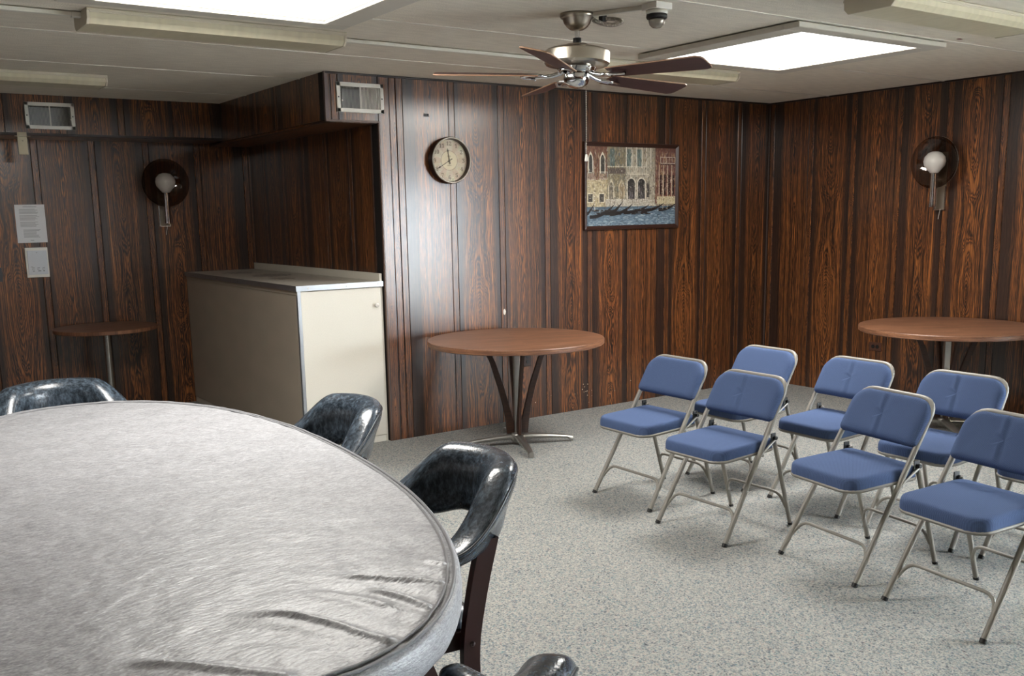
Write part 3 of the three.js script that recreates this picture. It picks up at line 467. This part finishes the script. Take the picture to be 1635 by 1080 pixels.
function sconce(label, pos, turn) {
  const t = thing('wall_sconce', label, 'wall lamp', pos, turn, 'globe wall sconces');
  mesh('back_plate', span(-0.045, 0.045, -0.36, 0.08, 0, 0.012, 0.003), M({ color: 0x9a9284, metalness: 0.6, roughness: 0.35 }), t);
  mesh('plate_rim', [span(-0.048, -0.04, -0.362, -0.18, 0.0, 0.02, 0.002), span(0.04, 0.048, -0.362, -0.18, 0, 0.02, 0.002), span(-0.048, 0.048, -0.362, -0.354, 0, 0.02, 0.002)], chrome, t);
  const dish = lathe([[0.012, 0.0], [0.08, 0.004], [0.14, 0.02], [0.182, 0.05], [0.198, 0.085], [0.194, 0.086], [0.178, 0.055], [0.136, 0.027], [0.08, 0.011], [0.012, 0.007]], 64); dish.rotateX(Math.PI / 2); dish.translate(0, 0, 0.03);
  mesh('smoked_glass_dish', dish, M({ color: 0xcfc6bf, transmission: 1, thickness: 0, roughness: 0.05, ior: 1.5 }), t);
  mesh('arm', [cylBetween(V(0, -0.13, 0.01), V(0, -0.13, 0.11), 0.012), cylBetween(V(0, 0, 0.01), V(0, 0, 0.045), 0.014)], chrome, t);
  mesh('stem', [cylBetween(V(0, -0.335, 0.11), V(0, -0.07, 0.11), 0.026, 24)], chrome, t);
  mesh('globe_bulb', lathe([[0.001, -0.062], [0.022, -0.058], [0.034, -0.044], [0.055, -0.018], [0.06, 0.006], [0.055, 0.03], [0.036, 0.052], [0.016, 0.06], [0.001, 0.061]].map(([r, y]) => [r * 1.36, y * 1.36]), 40).translate(0, 0, 0.11), M({ color: 0xd9d5cf, roughness: 0.18 }), t);
  mesh('pull_cord', [tube([V(0.012, -0.35, 0.02), V(0.01, -0.38, 0.024), V(0.004, -0.4, 0.022), V(0.0, -0.43, 0.02)], 0.0018, 6)], whitePlastic, t);
}
sconce('smoked glass wall sconce with a white globe beside the right-hand pedestal table', [XR - 0.008, 1.925, -4.36], -Math.PI / 2);
sconce('smoked glass wall sconce with a white globe in the dark alcove', [2.36, 1.9, ZA + 0.008], 0);
{ // notices and plates at far left
  const paper = canvasTex(256, 352, (c, W, H) => { c.fillStyle = '#d9dadb'; c.fillRect(0, 0, W, H); c.fillStyle = '#8d8f92'; const r = rng(8); c.fillRect(70, 18, 116, 5); for (let k = 0; k < 27; k++) { const y = 40 + k * 10; if ([5, 11, 17, 18].includes(k)) continue; c.fillRect(k > 18 ? 56 : 36, y, (k > 18 ? 150 : 176) * (0.72 + 0.28 * r()), 4); } c.fillRect(110, 328, 30, 5); });
  const t = thing('laminated_notice', 'laminated printed notice sheet on the dark wall at far left', 'notice', [1.323, 1.585, ZA + 0.009]);
  const pm = M({ map: paper, roughness: 0.3, clearcoat: 0.8, clearcoatRoughness: 0.08 }), pe = M({ color: 0xd0d0d0 });
  mesh('sheet', new THREE.BoxGeometry(0.216, 0.298, 0.002), [pe, pe, pe, pe, pm, pe], t);
  const k = thing('thermostat_panel', 'white plastic control panel below the laminated notice', 'control panel', [1.337, 1.279, ZA + 0.008]);
  const print = canvasTex(256, 340, (c, W, H) => { c.fillStyle = '#c9ccd0'; c.fillRect(0, 0, W, H); c.fillStyle = '#4a4a4c'; c.fillRect(118, 26, 14, 8); c.fillStyle = '#55585c'; c.fillRect(30, 226, 30, 5); for (const x of [48, 116, 182]) { c.fillRect(x, 240, 34, 6); c.fillRect(x, 258, 10, 12); c.fillRect(x + 14, 262, 18, 4); c.fillRect(x + 6, 284, x === 116 ? 40 : 22, 10); } });
  mesh('housing', span(-0.083, 0.083, -0.118, 0.118, 0, 0.02, 0.004), whitePlastic, k);
  mesh('cover_plate', new THREE.BoxGeometry(0.142, 0.19, 0.008).translate(0.002, 0, 0.024), [whitePlastic, whitePlastic, whitePlastic, whitePlastic, M({ map: print, roughness: 0.4 }), whitePlastic], k);
  const s = thing('wall_switch', 'dark switch plate cut by the left edge of the picture', 'switch', [1.035, 1.2, ZA + 0.008]);
  mesh('plate', span(-0.05, 0.045, -0.06, 0.05, 0, 0.008, 0.002), M({ color: 0x2e2f31, roughness: 0.4 }), s); mesh('toggle', span(-0.006, 0.006, -0.012, 0.012, 0.006, 0.02, 0.002), blackPlastic, s);
  const n = thing('paper_tag', 'small white tag above the dark switch plate', 'tag', [1.045, 1.29, ZA + 0.008]); mesh('sheet', box(0.05, 0.03, 0.002, 0, 0, 0.001, 0.0005), whitePlastic, n);
}
function outlet(label, pos, turn, col, landscape) {
  const t = thing('wall_outlet', label, 'outlet', pos, turn, 'electrical outlets'), a = landscape ? [0.058, 0.036] : [0.036, 0.058];
  mesh('plate', span(-a[0], a[0], -a[1], a[1], 0, 0.006, 0.002), M({ color: col, roughness: 0.45 }), t);
  for (const s of [-1, 1]) { const g = new THREE.CylinderGeometry(0.016, 0.016, 0.004, 20); g.rotateX(Math.PI / 2); g.translate(landscape ? s * 0.02 : 0, landscape ? 0 : s * 0.02, 0.007); mesh('socket', g, blackPlastic, t); }
}
outlet('brown outlet plate on the right wall, left of the right-hand pedestal table', [XR - 0.008, 0.44, -4.872], -Math.PI / 2, 0x4a2e22, true);
outlet('dark outlet plate on the wall behind the middle pedestal table', [4.364, 0.475, ZB + 0.008], 0, 0x2a1a15, false);
{
  const t = thing('wall_anchor', 'white plastered hole in the panelling above the middle pedestal table', 'wall patch', [4.155, 0.86, ZB + 0.0075]);
  const r = rng(3), pts = []; for (let k = 0; k < 9; k++) { const a = k / 9 * 6.283; pts.push([Math.cos(a) * (0.009 + 0.006 * r()), Math.sin(a) * (0.018 + 0.008 * r())]); } mesh('plaster', extrude(pts, 0.003, 0), M({ color: 0xd9d2c4, roughness: 0.8 }), t);
  const chips = thing('paint_chips', 'pale chipped spots low on the panelling right of the middle pedestal table', 'chips', [4.9, 0.1, ZB + 0.0073]); chips.userData.kind = 'stuff';
  const g = []; for (let k = 0; k < 26; k++) { const q = new THREE.CircleGeometry(0.0025 + 0.004 * r() * r(), 7); q.translate((r() - 0.35) * (k < 12 ? 0.22 : 1.6), (r() - 0.3) * 0.16, 0.0005); g.push(q); } mesh('chip_spots', g, M({ color: 0xc9b49c, roughness: 0.9 }), chips);
}

{
  for (const [x, w, which] of [[3.514, 0.02, 'left'], [3.537, 0.017, 'right']]) mesh('scrap', box(w, 0.02, 0.002, 0, 0, 0.001, 0.0005), blackPlastic, thing('tape_scrap', `${which} one of two tiny black scraps stuck on the panelling above the clock`, 'tape', [x, 2.287, ZB + 0.0075], 0, 'black scraps above the clock'));
}
// ---------------------------------------------------------------- white counter in the alcove
{
  const t = thing('bar_counter', 'beige and white laminate counter cabinet standing in the alcove', 'counter', [0, 0, 0]);
  const x0 = 2.508, x1 = XA - 0.012, z0 = ZA + 0.012, z1 = -6.095, top = 1.146;
  mesh('carcass', span(x0 + 0.02, x1, 0.02, top - 0.035, z0, z1 - 0.02), M({ color: 0xbdb5a6, roughness: 0.6 }), t);
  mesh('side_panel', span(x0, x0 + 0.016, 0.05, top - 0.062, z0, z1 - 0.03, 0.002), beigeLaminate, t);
  mesh('side_rail', span(x0 - 0.004, x0 + 0.016, top - 0.062, top - 0.034, z0, z1 - 0.012, 0.002), M({ color: 0xa79d8d, roughness: 0.5 }), t);
  mesh('kick_board', span(x0 + 0.004, x0 + 0.02, 0, 0.048, z0, z1 - 0.03, 0.002), offWhite, t);
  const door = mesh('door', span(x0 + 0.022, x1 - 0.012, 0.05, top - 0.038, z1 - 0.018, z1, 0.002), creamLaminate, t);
  const kn = lathe([[0.001, 0.028], [0.012, 0.026], [0.0165, 0.02], [0.015, 0.012], [0.007, 0.006], [0.007, 0], [0.001, 0]], 24); kn.rotateX(Math.PI / 2); kn.translate(x1 - 0.055, 0.985, z1); mesh('knob', kn, M({ color: 0xe8e6df, roughness: 0.25 }), door);
  mesh('end_stile', span(x1 - 0.011, x1, 0, top - 0.036, z1 - 0.018, z1 - 0.002), creamLaminate, t);
  mesh('toe_strip', span(x0 + 0.022, x1 - 0.012, 0, 0.046, z1 - 0.03, z1 - 0.008), offWhite, t);
  mesh('corner_angle', [span(x0 - 0.002, x0 + 0.022, 0.02, top - 0.036, z1 - 0.002, z1 + 0.001), span(x0 - 0.003, x0 + 0.0, 0.02, top - 0.062, z1 - 0.02, z1 + 0.001)], alu, t);
  const stain = dataTex(256, 512, (i, j) => { const x = i / 256, y = j / 512; let c = [188, 182, 170]; const v = 1 + 0.04 * n2[0](x * 9, y * 18); for (const [a, b, ra, rb] of [[0.45, 0.78, 0.2, 0.07], [0.55, 0.55, 0.26, 0.08], [0.4, 0.36, 0.15, 0.06]]) { const d = Math.hypot((x - a) / ra, (y - b) / rb) + 0.3 * n2[1](x * 9, y * 16); c = lerp3(c, [84, 78, 70], 0.75 * sstep(1.0, 0.85, d) * (0.55 + 0.45 * n2[2](x * 20, y * 40))); } return [c[0] * v, c[1] * v, c[2] * v]; });
  const ct = mesh('countertop', span(x0 - 0.012, x1, top - 0.034, top, z0, z1 + 0.012, 0.003), M({ map: stain, roughness: 0.35 }), t);
  { const p = ct.geometry.attributes.position, u = ct.geometry.attributes.uv; for (let i = 0; i < p.count; i++) u.setXY(i, (p.getX(i) - x0) / (x1 - x0), 1 - (p.getZ(i) - z0) / (z1 - z0)); }
  mesh('edge_strip', span(x0 - 0.015, x0 - 0.0118, top - 0.034, top + 0.002, z0, z1 + 0.014), alu, ct); mesh('edge_strip', span(x0 - 0.015, x1, top - 0.034, top + 0.002, z1 + 0.0118, z1 + 0.015), alu, ct);
  for (const z of [-8.3, -7.7, -7.2, -6.72, -6.2]) mesh('screw', new THREE.SphereGeometry(0.005, 8, 6).scale(0.5, 1, 1).translate(x0 - 0.015, top - 0.016, z), chrome, ct);
  for (const x of [2.58, 2.86, 3.1]) mesh('screw', new THREE.SphereGeometry(0.005, 8, 6).scale(1, 1, 0.5).translate(x, top - 0.016, z1 + 0.015), nickel, ct);
  mesh('backsplash', span(x1 - 0.02, x1, top, top + 0.055, z0, z1, 0.003), creamLaminate, t);
}

// ---------------------------------------------------------------- pedestal tables
function pedestalTable(label, pos, turn) {
  const t = thing('pedestal_table', label, 'table', pos, turn, 'round walnut pedestal tables'), R = 0.607, h = 0.752;
  const topG = creased(lathe([[0.001, h - 0.036], [R - 0.006, h - 0.036], [R, h - 0.031], [R, h - 0.004], [R - 0.003, h], [0.001, h]], 96), 0.5);
  { const p = topG.attributes.position, u = topG.attributes.uv, n = topG.attributes.normal; for (let i = 0; i < p.count; i++) Math.abs(n.getY(i)) > 0.5 ? u.setXY(i, p.getX(i) / 1.1, p.getZ(i) / 1.1) : u.setXY(i, Math.atan2(p.getZ(i), p.getX(i)) * R / 1.1, p.getY(i)); }
  mesh('table_top', topG, tableTopMat, t);
  mesh('mounting_plate', span(-0.16, 0.16, h - 0.044, h - 0.036, -0.16, 0.16), blackPlastic, t);
  mesh('column', [span(-0.021, 0.021, 0.07, h - 0.04, -0.021, 0.021, 0.004)], castAlu, t);
  for (let k = 0; k < 4; k++) {
    const a = k * Math.PI / 2;
    const leg = mesh('foot', (() => { const N = 20, g = gridGeo(8, N, (u, v) => { const x = 0.015 + v * 0.385, w = mixn(0.03, 0.017, v), yt = 0.082 - 0.03 * v * v - 0.012 * v, yb = v < 0.06 ? 0.02 : v > 0.93 ? 0.0 : mixn(0.05, 0.03, v) - 0.004, c = u * Math.PI * 2, sx = Math.cos(c), sy = Math.sin(c), q = (s) => Math.sign(s) * Math.pow(Math.abs(s), 0.55); return [x, (yt + yb) / 2 + q(sy) * (yt - yb) / 2, q(sx) * w]; }); const capA = gridGeo(8, 1, (u, v) => { const c = u * Math.PI * 2, q = (s) => Math.sign(s) * Math.pow(Math.abs(s), 0.55), yt = 0.04, yb = 0; return [0.4, (yt + yb) / 2 + v * q(Math.sin(c)) * (yt - yb) / 2, v * q(Math.cos(c)) * 0.017]; }, true); return [g, capA]; })(), castAlu, t); leg.rotation.y = -a;
    const s = [[0.024, 0.085], [0.075, 0.085], [0.082, 0.16], [0.1, 0.28], [0.135, 0.42], [0.19, 0.6], [0.24, h - 0.05], [0.205, h - 0.05], [0.15, 0.6], [0.09, 0.42], [0.055, 0.28], [0.034, 0.2], [0.024, 0.17]];
    const f = mesh('wing', extrude(s, 0.022, 0.003).translate(0, 0, -0.011), walnutFin, t); f.rotation.y = -a;
  }
  mesh('hub', lathe([[0.001, 0.095], [0.045, 0.09], [0.05, 0.07], [0.04, 0.03], [0.001, 0.03]], 24), castAlu, t);
  return t;
}
const tableA = pedestalTable('round walnut pedestal table between the white counter and the folding chairs', [3.79, 0, -5.405], -22 * D2R);
copyOf(tableA, 'round walnut pedestal table against the right wall, behind the folding chairs', [6.47, 0, -3.85], -40 * D2R);
{
  const t = thing('side_table', 'small round dark table on a steel post in the alcove at left', 'table', [1.727, 0, -8.155]), R = 0.388, h = 0.765;
  const g = creased(lathe([[0.001, h - 0.03], [R - 0.004, h - 0.03], [R, h - 0.026], [R, h - 0.003], [R - 0.003, h], [0.001, h]], 80), 0.5); { const p = g.attributes.position, u = g.attributes.uv; for (let i = 0; i < p.count; i++) u.setXY(i, p.getX(i), p.getZ(i)); }
  mesh('table_top', g, tableTopMat, t);
  mesh('post', [cylBetween(V(0, 0.02, 0), V(0, h - 0.03, 0), 0.027, 24)], steelPole, t);
  mesh('top_flange', lathe([[0.001, h - 0.04], [0.1, h - 0.04], [0.1, h - 0.03], [0.001, h - 0.03]], 24), blackPlastic, t);
  mesh('base', lathe([[0.001, 0], [0.21, 0], [0.21, 0.01], [0.12, 0.025], [0.04, 0.04], [0.001, 0.04]], 40), castAlu, t);
}

// ---------------------------------------------------------------- folding chairs: local front is +z, feet on y = 0, origin between the front feet
function foldingChair(label, crease) {
  const t = thing('folding_chair', label, 'chair', [0, 0, 0], 0, 'blue padded folding chairs'), hw = 0.218, r = 0.0125;
  const lean = (y) => -0.46 * (y / 0.76) , P = (x, y, dz = 0) => V(x, y, lean(y) + dz);
  for (const s of [-1, 1]) {
    const lg = mesh('leg', [cylBetween(P(s * 0.23, 0.012), P(s * hw, 0.43), r, 12)], framePaint, t); mesh('foot_cap', [cylBetween(P(s * 0.231, 0), P(s * 0.23, 0.014), 0.0135, 12)], blackPlastic, lg);
  }
  mesh('back_frame', tube(fillet([P(-hw, 0.425), P(-hw + 0.004, 0.6), P(-hw + 0.006, 0.762), P(hw - 0.006, 0.762), P(hw - 0.004, 0.6), P(hw, 0.425)], [0, 0.05, 0.085, 0.085, 0.05, 0], 10), r, 12), framePaint, t);
  const rt = [-0.375, 0.485], rb = [-0.52, 0];
  for (const s of [-1, 1]) { const lg = mesh('leg', [cylBetween(V(s * 0.2, 0.008, rb[0]), V(s * 0.196, rt[1], rt[0]), 0.0115, 12)], framePaint, t); mesh('foot_cap', [cylBetween(V(s * 0.2, 0, rb[0] - 0.002), V(s * 0.2, 0.014, rb[0] + 0.002), 0.0128, 12)], blackPlastic, lg); }
  mesh('stretcher', tube(fillet([P(-0.226, 0.085, -0.006), P(-0.196, 0.155, -0.006), P(0.196, 0.155, -0.006), P(0.226, 0.085, -0.006)], 0.045, 8), 0.0075, 10), framePaint, t);
  const zr = (y) => mixn(rb[0], rt[0], y / rt[1]) + 0.006;
  mesh('stretcher', tube(fillet([V(-0.197, 0.1, zr(0.1)), V(-0.17, 0.175, zr(0.175)), V(0.17, 0.175, zr(0.175)), V(0.197, 0.1, zr(0.1))], 0.04, 8), 0.0075, 10), framePaint, t);
  // seat: pan and cushion, sloping a little to the back
  const seat = new THREE.Group(); seat.name = 'seat'; seat.position.set(0, 0.416, -0.185); seat.rotation.x = -Math.PI / 2 + 2.5 * D2R; t.add(seat);
  const so = roundedOutline(0.203, 0.195, -0.21, 0.04, 0.075);
  mesh('seat_cushion', cushion(so, 0.056, 0.004, 34, (x, y, q) => 0.005 * (1 - q * q), 26, 110, 3), blueFabric, seat);
  const so2 = roundedOutline(0.207, 0.197, -0.214, 0.04, 0.078); mesh('seat_pan', cushion(so2, 0.01, 0.014, 26, undefined, 8, 64), framePaint, seat);
  // backrest
  const lb = Math.atan2(0.46, 0.76), back = mesh('backrest', cushion(roundedOutline(0.223, 0.117, -0.107, 0.085, 0.018), 0.038, 0.006, 14, (x, y) => crease ? 0.0035 * Math.exp(-(((x - crease + y * 0.12) / 0.011) ** 2)) - 0.0025 * Math.exp(-(((x - crease - 0.022 + y * 0.12) / 0.012) ** 2)) : 0, 18, 110), blueFabric, t);
  back.position.copy(P(0, 0.66, 0.004)); back.rotation.x = -lb;
  for (const s of [-1, 1]) {
    const hg = mesh('hinge', [box(0.006, 0.06, 0.035, s * 0.206, 0.475, -0.362, 0.003), cylBetween(V(s * 0.196, 0.48, -0.37), V(s * 0.222, 0.48, -0.37), 0.009, 10)], blackPlastic, t);
    mesh('link', [cylBetween(V(s * 0.212, 0.405, -0.262), V(s * 0.212, 0.47, -0.37), 0.0055, 8), cylBetween(V(s * 0.2, 0.408, -0.268), V(s * 0.226, 0.408, -0.268), 0.008, 10)], castAlu, hg);
  }
  return t;
}
const FACE = -Math.PI / 2;                                 // facing -x
const chairPlain = foldingChair('front-row blue folding chair nearest the middle pedestal table, white speck on its back', 0);
const chairCrease = foldingChair('front-row blue folding chair with a faint crease, second from the middle pedestal table', -0.02);
chairPlain.position.set(3.453, 0, -3.932); chairPlain.rotation.y = FACE;
{ const sp = mesh('speck', new THREE.SphereGeometry(0.004, 8, 6), M({ color: 0xf0f0f0, roughness: 0.6 }), chairPlain); sp.position.set(0.035, 0.655, -0.46 * 0.655 / 0.76 + 0.033); }
chairCrease.position.set(3.355, 0, -3.303); chairCrease.rotation.y = FACE;
copyOf(chairCrease, 'front-row blue folding chair, third from the middle pedestal table, angled towards the camera', [3.455, 0, -2.618], FACE - 9 * D2R);
copyOf(chairCrease, 'nearest front-row blue folding chair, cut by the right edge of the picture', [3.36, 0, -2.0], FACE - 8 * D2R);
{ const c = copyOf(chairPlain, 'back-row blue folding chair farthest left, standing behind the front row', [4.14, 0, -3.88], FACE - 2 * D2R); c.remove(c.children.find((q) => q.name === 'speck')); }
copyOf(chairCrease, 'back-row blue folding chair, second from the left, creased back', [4.15, 0, -3.25], FACE - 2 * D2R);
copyOf(chairCrease, 'back-row blue folding chair, third from the left, before the right-hand table', [4.13, 0, -2.61], FACE);
copyOf(chairCrease, 'back-row blue folding chair at the right edge, mostly out of the picture', [4.16, 0, -2.02], FACE);

// ---------------------------------------------------------------- covered oval table
const TC = { x: 0.72, z: -3.17, a: 0.74, b: 1.62, n: 2.2, rot: 4 * D2R, h: 0.76 };
function ovalPoint(th, k = 1, inset = 0) {                  // outline, long axis turned a little from -z
  const c = Math.cos(th), s = Math.sin(th), w = Math.sign(c) * Math.pow(Math.abs(c), 2 / TC.n) * (TC.a - inset) * k, l = Math.sign(s) * Math.pow(Math.abs(s), 2 / TC.n) * (TC.b - inset) * k;
  const cr = Math.cos(TC.rot), sr = Math.sin(TC.rot); return [w * cr + l * sr, w * sr - l * cr];
}
{
  const t = thing('oval_table', 'large oval table under a fitted grey vinyl cover', 'table', [TC.x, 0, TC.z]);
  const folds = [[[0.86, -2.05], [0.99, -1.92], [1.10, -1.80]], [[0.90, -1.93], [0.955, -1.80], [0.985, -1.67]], [[0.60, -1.955], [0.70, -1.886], [0.765, -1.776], [0.803, -1.679], [0.86, -1.575]], [[0.36, -1.87], [0.483, -1.749], [0.60, -1.62]], [[0.80, -1.99], [0.863, -1.89], [0.90, -1.80]], [[1.09, -2.02], [1.14, -1.93], [1.17, -1.88]]].map((l) => new THREE.CatmullRomCurve3(l.map(([x, z]) => V(x, 0, z))).getPoints(160));
  const amp = [0.015, 0.015, 0.017, 0.014, 0.007, 0.010], wid = [0.014, 0.015, 0.017, 0.018, 0.014, 0.014];
  const lift = (x, z) => {
    if (z < -2.2) return 0; let h = 0;
    folds.forEach((f, k) => { let best = 1e9, at = 0, sgn = 1; for (let i = 0; i < f.length; i++) { const d = Math.hypot(x - f[i].x, z - f[i].z); if (d < best) { best = d; at = i; const q = f[Math.min(i + 1, f.length - 1)], p = f[Math.max(i - 1, 0)]; sgn = Math.sign((q.x - p.x) * (z - f[i].z) - (q.z - p.z) * (x - f[i].x)) || 1; } }
      if (best < 0.09) { const e = at / (f.length - 1), env = sstep(0, 0.3, e) * mixn(1, 0.75, e); h += amp[k] * env * (Math.exp(-((best / wid[k]) ** 2)) + (sgn > 0 ? 0.35 : -0.25) * Math.exp(-(((best - 0.035) / 0.025) ** 2))); } });
    return h;
  };
  const NA = 720, NR = 240, top = gridGeo(NA, NR, (u, v) => {
    const th = u * Math.PI * 2 - 0.6 * Math.cos(u * Math.PI * 2), rr = Math.pow(v, 0.7), [x, z] = ovalPoint(th, rr, 0.01), ed = sstep(0.975, 1, rr), soft = 0.0016 * n2[0](x * 5, z * 5) + 0.0008 * n2[1](x * 14, z * 14);
    return [x, TC.h + lift(x + TC.x, z + TC.z) * (1 - ed * 0.8) + soft * (1 - ed) - 0.004 * ed, z, x / 1.3, z / 1.3];
  });
  mesh('cover_top', top, coverMat, t);
  const prof = [[-0.01, 0], [0.004, -0.002], [0.011, -0.012], [0.013, -0.03], [0.013, -0.06], [0.008, -0.078], [-0.006, -0.084], [-0.03, -0.084]];
  mesh('cover_skirt', gridGeo(320, prof.length - 1, (u, v) => { const [o, dy] = prof[Math.round(v * (prof.length - 1))], [x, z] = ovalPoint(u * Math.PI * 2, 1, -o); return [x, TC.h - 0.004 + dy + 0.002 * n2[2](x * 7, z * 7), z, u * 6, dy * 2]; }, true), coverMat, t);
  const weltPts = (inset, y) => { const a = []; for (let k = 0; k < 200; k++) { const [x, z] = ovalPoint(k / 200 * Math.PI * 2, 1, inset); a.push(V(x, y + 0.0015 * n2[3](x * 8, z * 8), z)); } return new THREE.TubeGeometry(new THREE.CatmullRomCurve3(a, true), 500, 0.0045, 7, true); };
  mesh('cover_welt', weltPts(0.004, TC.h - 0.001), coverMat, t); mesh('cover_welt', weltPts(0.022, TC.h + 0.0), coverMat, t);
  for (const s of [-1, 1]) { const cz = s * 0.85, cx = -s * 0.06; mesh('pedestal', [lathe([[0.001, 0.04], [0.09, 0.05], [0.07, 0.12], [0.1, 0.3], [0.07, 0.5], [0.11, 0.64], [0.001, 0.66]], 28).translate(cx, 0, cz)], mahogany, t); mesh('pedestal_foot', [box(0.5, 0.07, 0.09, cx, 0.035, cz, 0.02), box(0.09, 0.07, 0.5, cx, 0.035, cz, 0.02)], mahogany, t); }
  mesh('under_frame', [box(0.7, 0.04, 2.4, 0, 0.665, 0, 0.01)], mahogany, t);
}

// ---------------------------------------------------------------- barrel chairs: local front +z
function barrelChair(label) {
  const t = thing('barrel_chair', label, 'chair', [0, 0, 0], 0, 'dark vinyl barrel chairs around the covered table');
  const R = 0.276, half = R * 98 * D2R;
  const pathAt = (s) => { const a = s / R; return [R * Math.sin(a), -R * Math.cos(a), Math.sin(a), -Math.cos(a)]; };
  const topY = (s) => { const q = Math.abs(s) / half; return 0.856 - 0.045 * q * q - 0.155 * sstep(0.4, 0.93, q); };
  const botY = (s) => { const q = Math.abs(s) / half; return 0.64 - 0.03 * sstep(0.2, 0.55, q) - 0.02 * sstep(0.6, 1, q); };
  const sect = (s, c) => {
    const [px, pz, nx, nz] = pathAt(s), q = Math.abs(s) / half, yt = topY(s), yb = botY(s), endk = Math.abs(s) > half - 0.025 ? Math.sqrt(Math.max(0, 1 - ((Math.abs(s) - half + 0.025) / 0.025) ** 2)) : 1;
    const th = mixn(0.042, 0.056, q), ex = (v, p) => Math.sign(v) * Math.pow(Math.abs(v), p), cy = (yt + yb) / 2, hy = (yt - yb) / 2;
    const sy = ex(Math.sin(c), 0.66), so = ex(Math.cos(c), 0.7), y = cy + sy * hy * mixn(1, endk, 0.4), up = clamp((y - yb) / (yt - yb));
    const flare = -0.035 * (1 - up) * (1 - 0.4 * q) + 0.012 * up * up, wide = th * (0.8 + 0.4 * sstep(0.35, 0.9, up)) * mixn(1, endk, 0.8);
    const o = so * wide + flare; return [px + nx * o, y, pz + nz * o, s * 2.2, c / 6.283 * 1.2];
  };
  const NS = 96, NC = 44;
  mesh('barrel_back', gridGeo(NC, NS, (u, v) => sect(mixn(-half, half, v), u * Math.PI * 2), false), leatherMat, t);
  const pip = (c) => { const a = []; for (let k = 2; k <= 94; k++) { const q = sect(mixn(-half, half, k / 96), c); a.push(V(q[0], q[1], q[2])); } return new THREE.TubeGeometry(new THREE.CatmullRomCurve3(a), 180, 0.0035, 6); };
  mesh('piping', pip(0.72), weld, t); mesh('piping', pip(-1.3), weld, t);
  for (const s of [-1, 1]) {
    // padded arm running forward from the end of the barrel
    const pad = mesh('arm_pad', gridGeo(20, 26, (u, v) => { const c = u * Math.PI * 2, e = Math.min(1, Math.sqrt(Math.max(0, 1 - (Math.max(0, v - 0.82) / 0.18) ** 2))), z = mixn(-0.0, 0.235, v), w = 0.034 * e, h = 0.032 * e, q = (k) => Math.sign(k) * Math.pow(Math.abs(k), 0.8); return [s * (R - 0.006 - 0.014 * v) + s * q(Math.cos(c)) * w, 0.622 - 0.006 * v + q(Math.sin(c)) * h, z, v * 0.5, u * 0.4]; }), leatherMat, t);
    for (let k = 0; k < 4; k++) mesh('nail_head', new THREE.SphereGeometry(0.0055, 8, 6).translate(s * (R + 0.026), 0.606 + 0.001 * k, 0.05 + 0.016 * k), nickel, pad);
    const ring = new THREE.TorusGeometry(0.034, 0.003, 6, 24); ring.translate(s * (R - 0.008), 0.621, 0.042); mesh('arm_band', ring, weld, pad);
    // legs: flat, slightly sabre-curved
    const legG = (p) => { const c = new THREE.CatmullRomCurve3(p.map((q) => V(...q))); return gridGeo(4, 16, (u, v) => { const q = c.getPoint(v), k = Math.round(u * 4) % 4, w = mixn(0.016, 0.014, v), d = mixn(0.03, 0.024, v), o = [[-1, -1], [1, -1], [1, 1], [-1, 1]][k]; return [q.x + o[0] * w, q.y, q.z + o[1] * d]; }, true); };
    mesh('leg', creased(legG([[s * 0.248, 0.66, -0.135], [s * 0.242, 0.5, -0.1], [s * 0.236, 0.32, -0.075], [s * 0.236, 0.16, -0.085], [s * 0.236, 0, -0.14]]).toNonIndexed(), 0.4), mahogany, t);
    mesh('leg', creased(legG([[s * 0.256, 0.62, 0.19], [s * 0.246, 0.4, 0.19], [s * 0.226, 0.2, 0.2], [s * 0.222, 0, 0.215]]).toNonIndexed(), 0.4), mahogany, t);
    mesh('leg_bolt', [new THREE.SphereGeometry(0.008, 10, 8).translate(s * 0.252, 0.34, -0.077)], M({ color: 0x2a1712, roughness: 0.4 }), t);
  }
  mesh('seat_rail', [box(0.446, 0.06, 0.024, 0, 0.335, 0.19, 0.005), box(0.446, 0.06, 0.024, 0, 0.335, -0.075, 0.005), box(0.024, 0.06, 0.27, 0.195, 0.335, 0.058, 0.005), box(0.024, 0.06, 0.27, -0.195, 0.335, 0.058, 0.005)], mahogany, t);
  const seat = mesh('seat', cushion(roundedOutline(0.2, 0.13, -0.24, 0.08, 0.09), 0.06, 0.015, 6, undefined, 12, 72), leatherMat, t); seat.rotation.x = -Math.PI / 2; seat.position.set(0, 0.372, 0.055);
  return t;
}
const barrel = barrelChair('black vinyl barrel chair at the right side of the covered table, nearer the camera');
barrel.position.set(1.385, 0, -2.55); barrel.rotation.y = -Math.PI / 2 - 7 * D2R;
copyOf(barrel, 'dark vinyl barrel chair between the covered table and the white counter', [1.475, 0, -3.625], -Math.PI / 2 - 2 * D2R);
copyOf(barrel, 'grey-blue glossy vinyl barrel chair at the far end of the covered table', [0.80, 0, -4.72], 4 * D2R);
copyOf(barrel, 'nearest dark vinyl barrel chair, only one arm showing at the bottom edge', [0.742, 0, -1.46], Math.PI + 2 * D2R);

// ---------------------------------------------------------------- shadows, hand over
scene.traverse((o) => { if (o.isMesh) { o.castShadow = true; o.receiveShadow = true; } });
renderer.render(scene, camera);
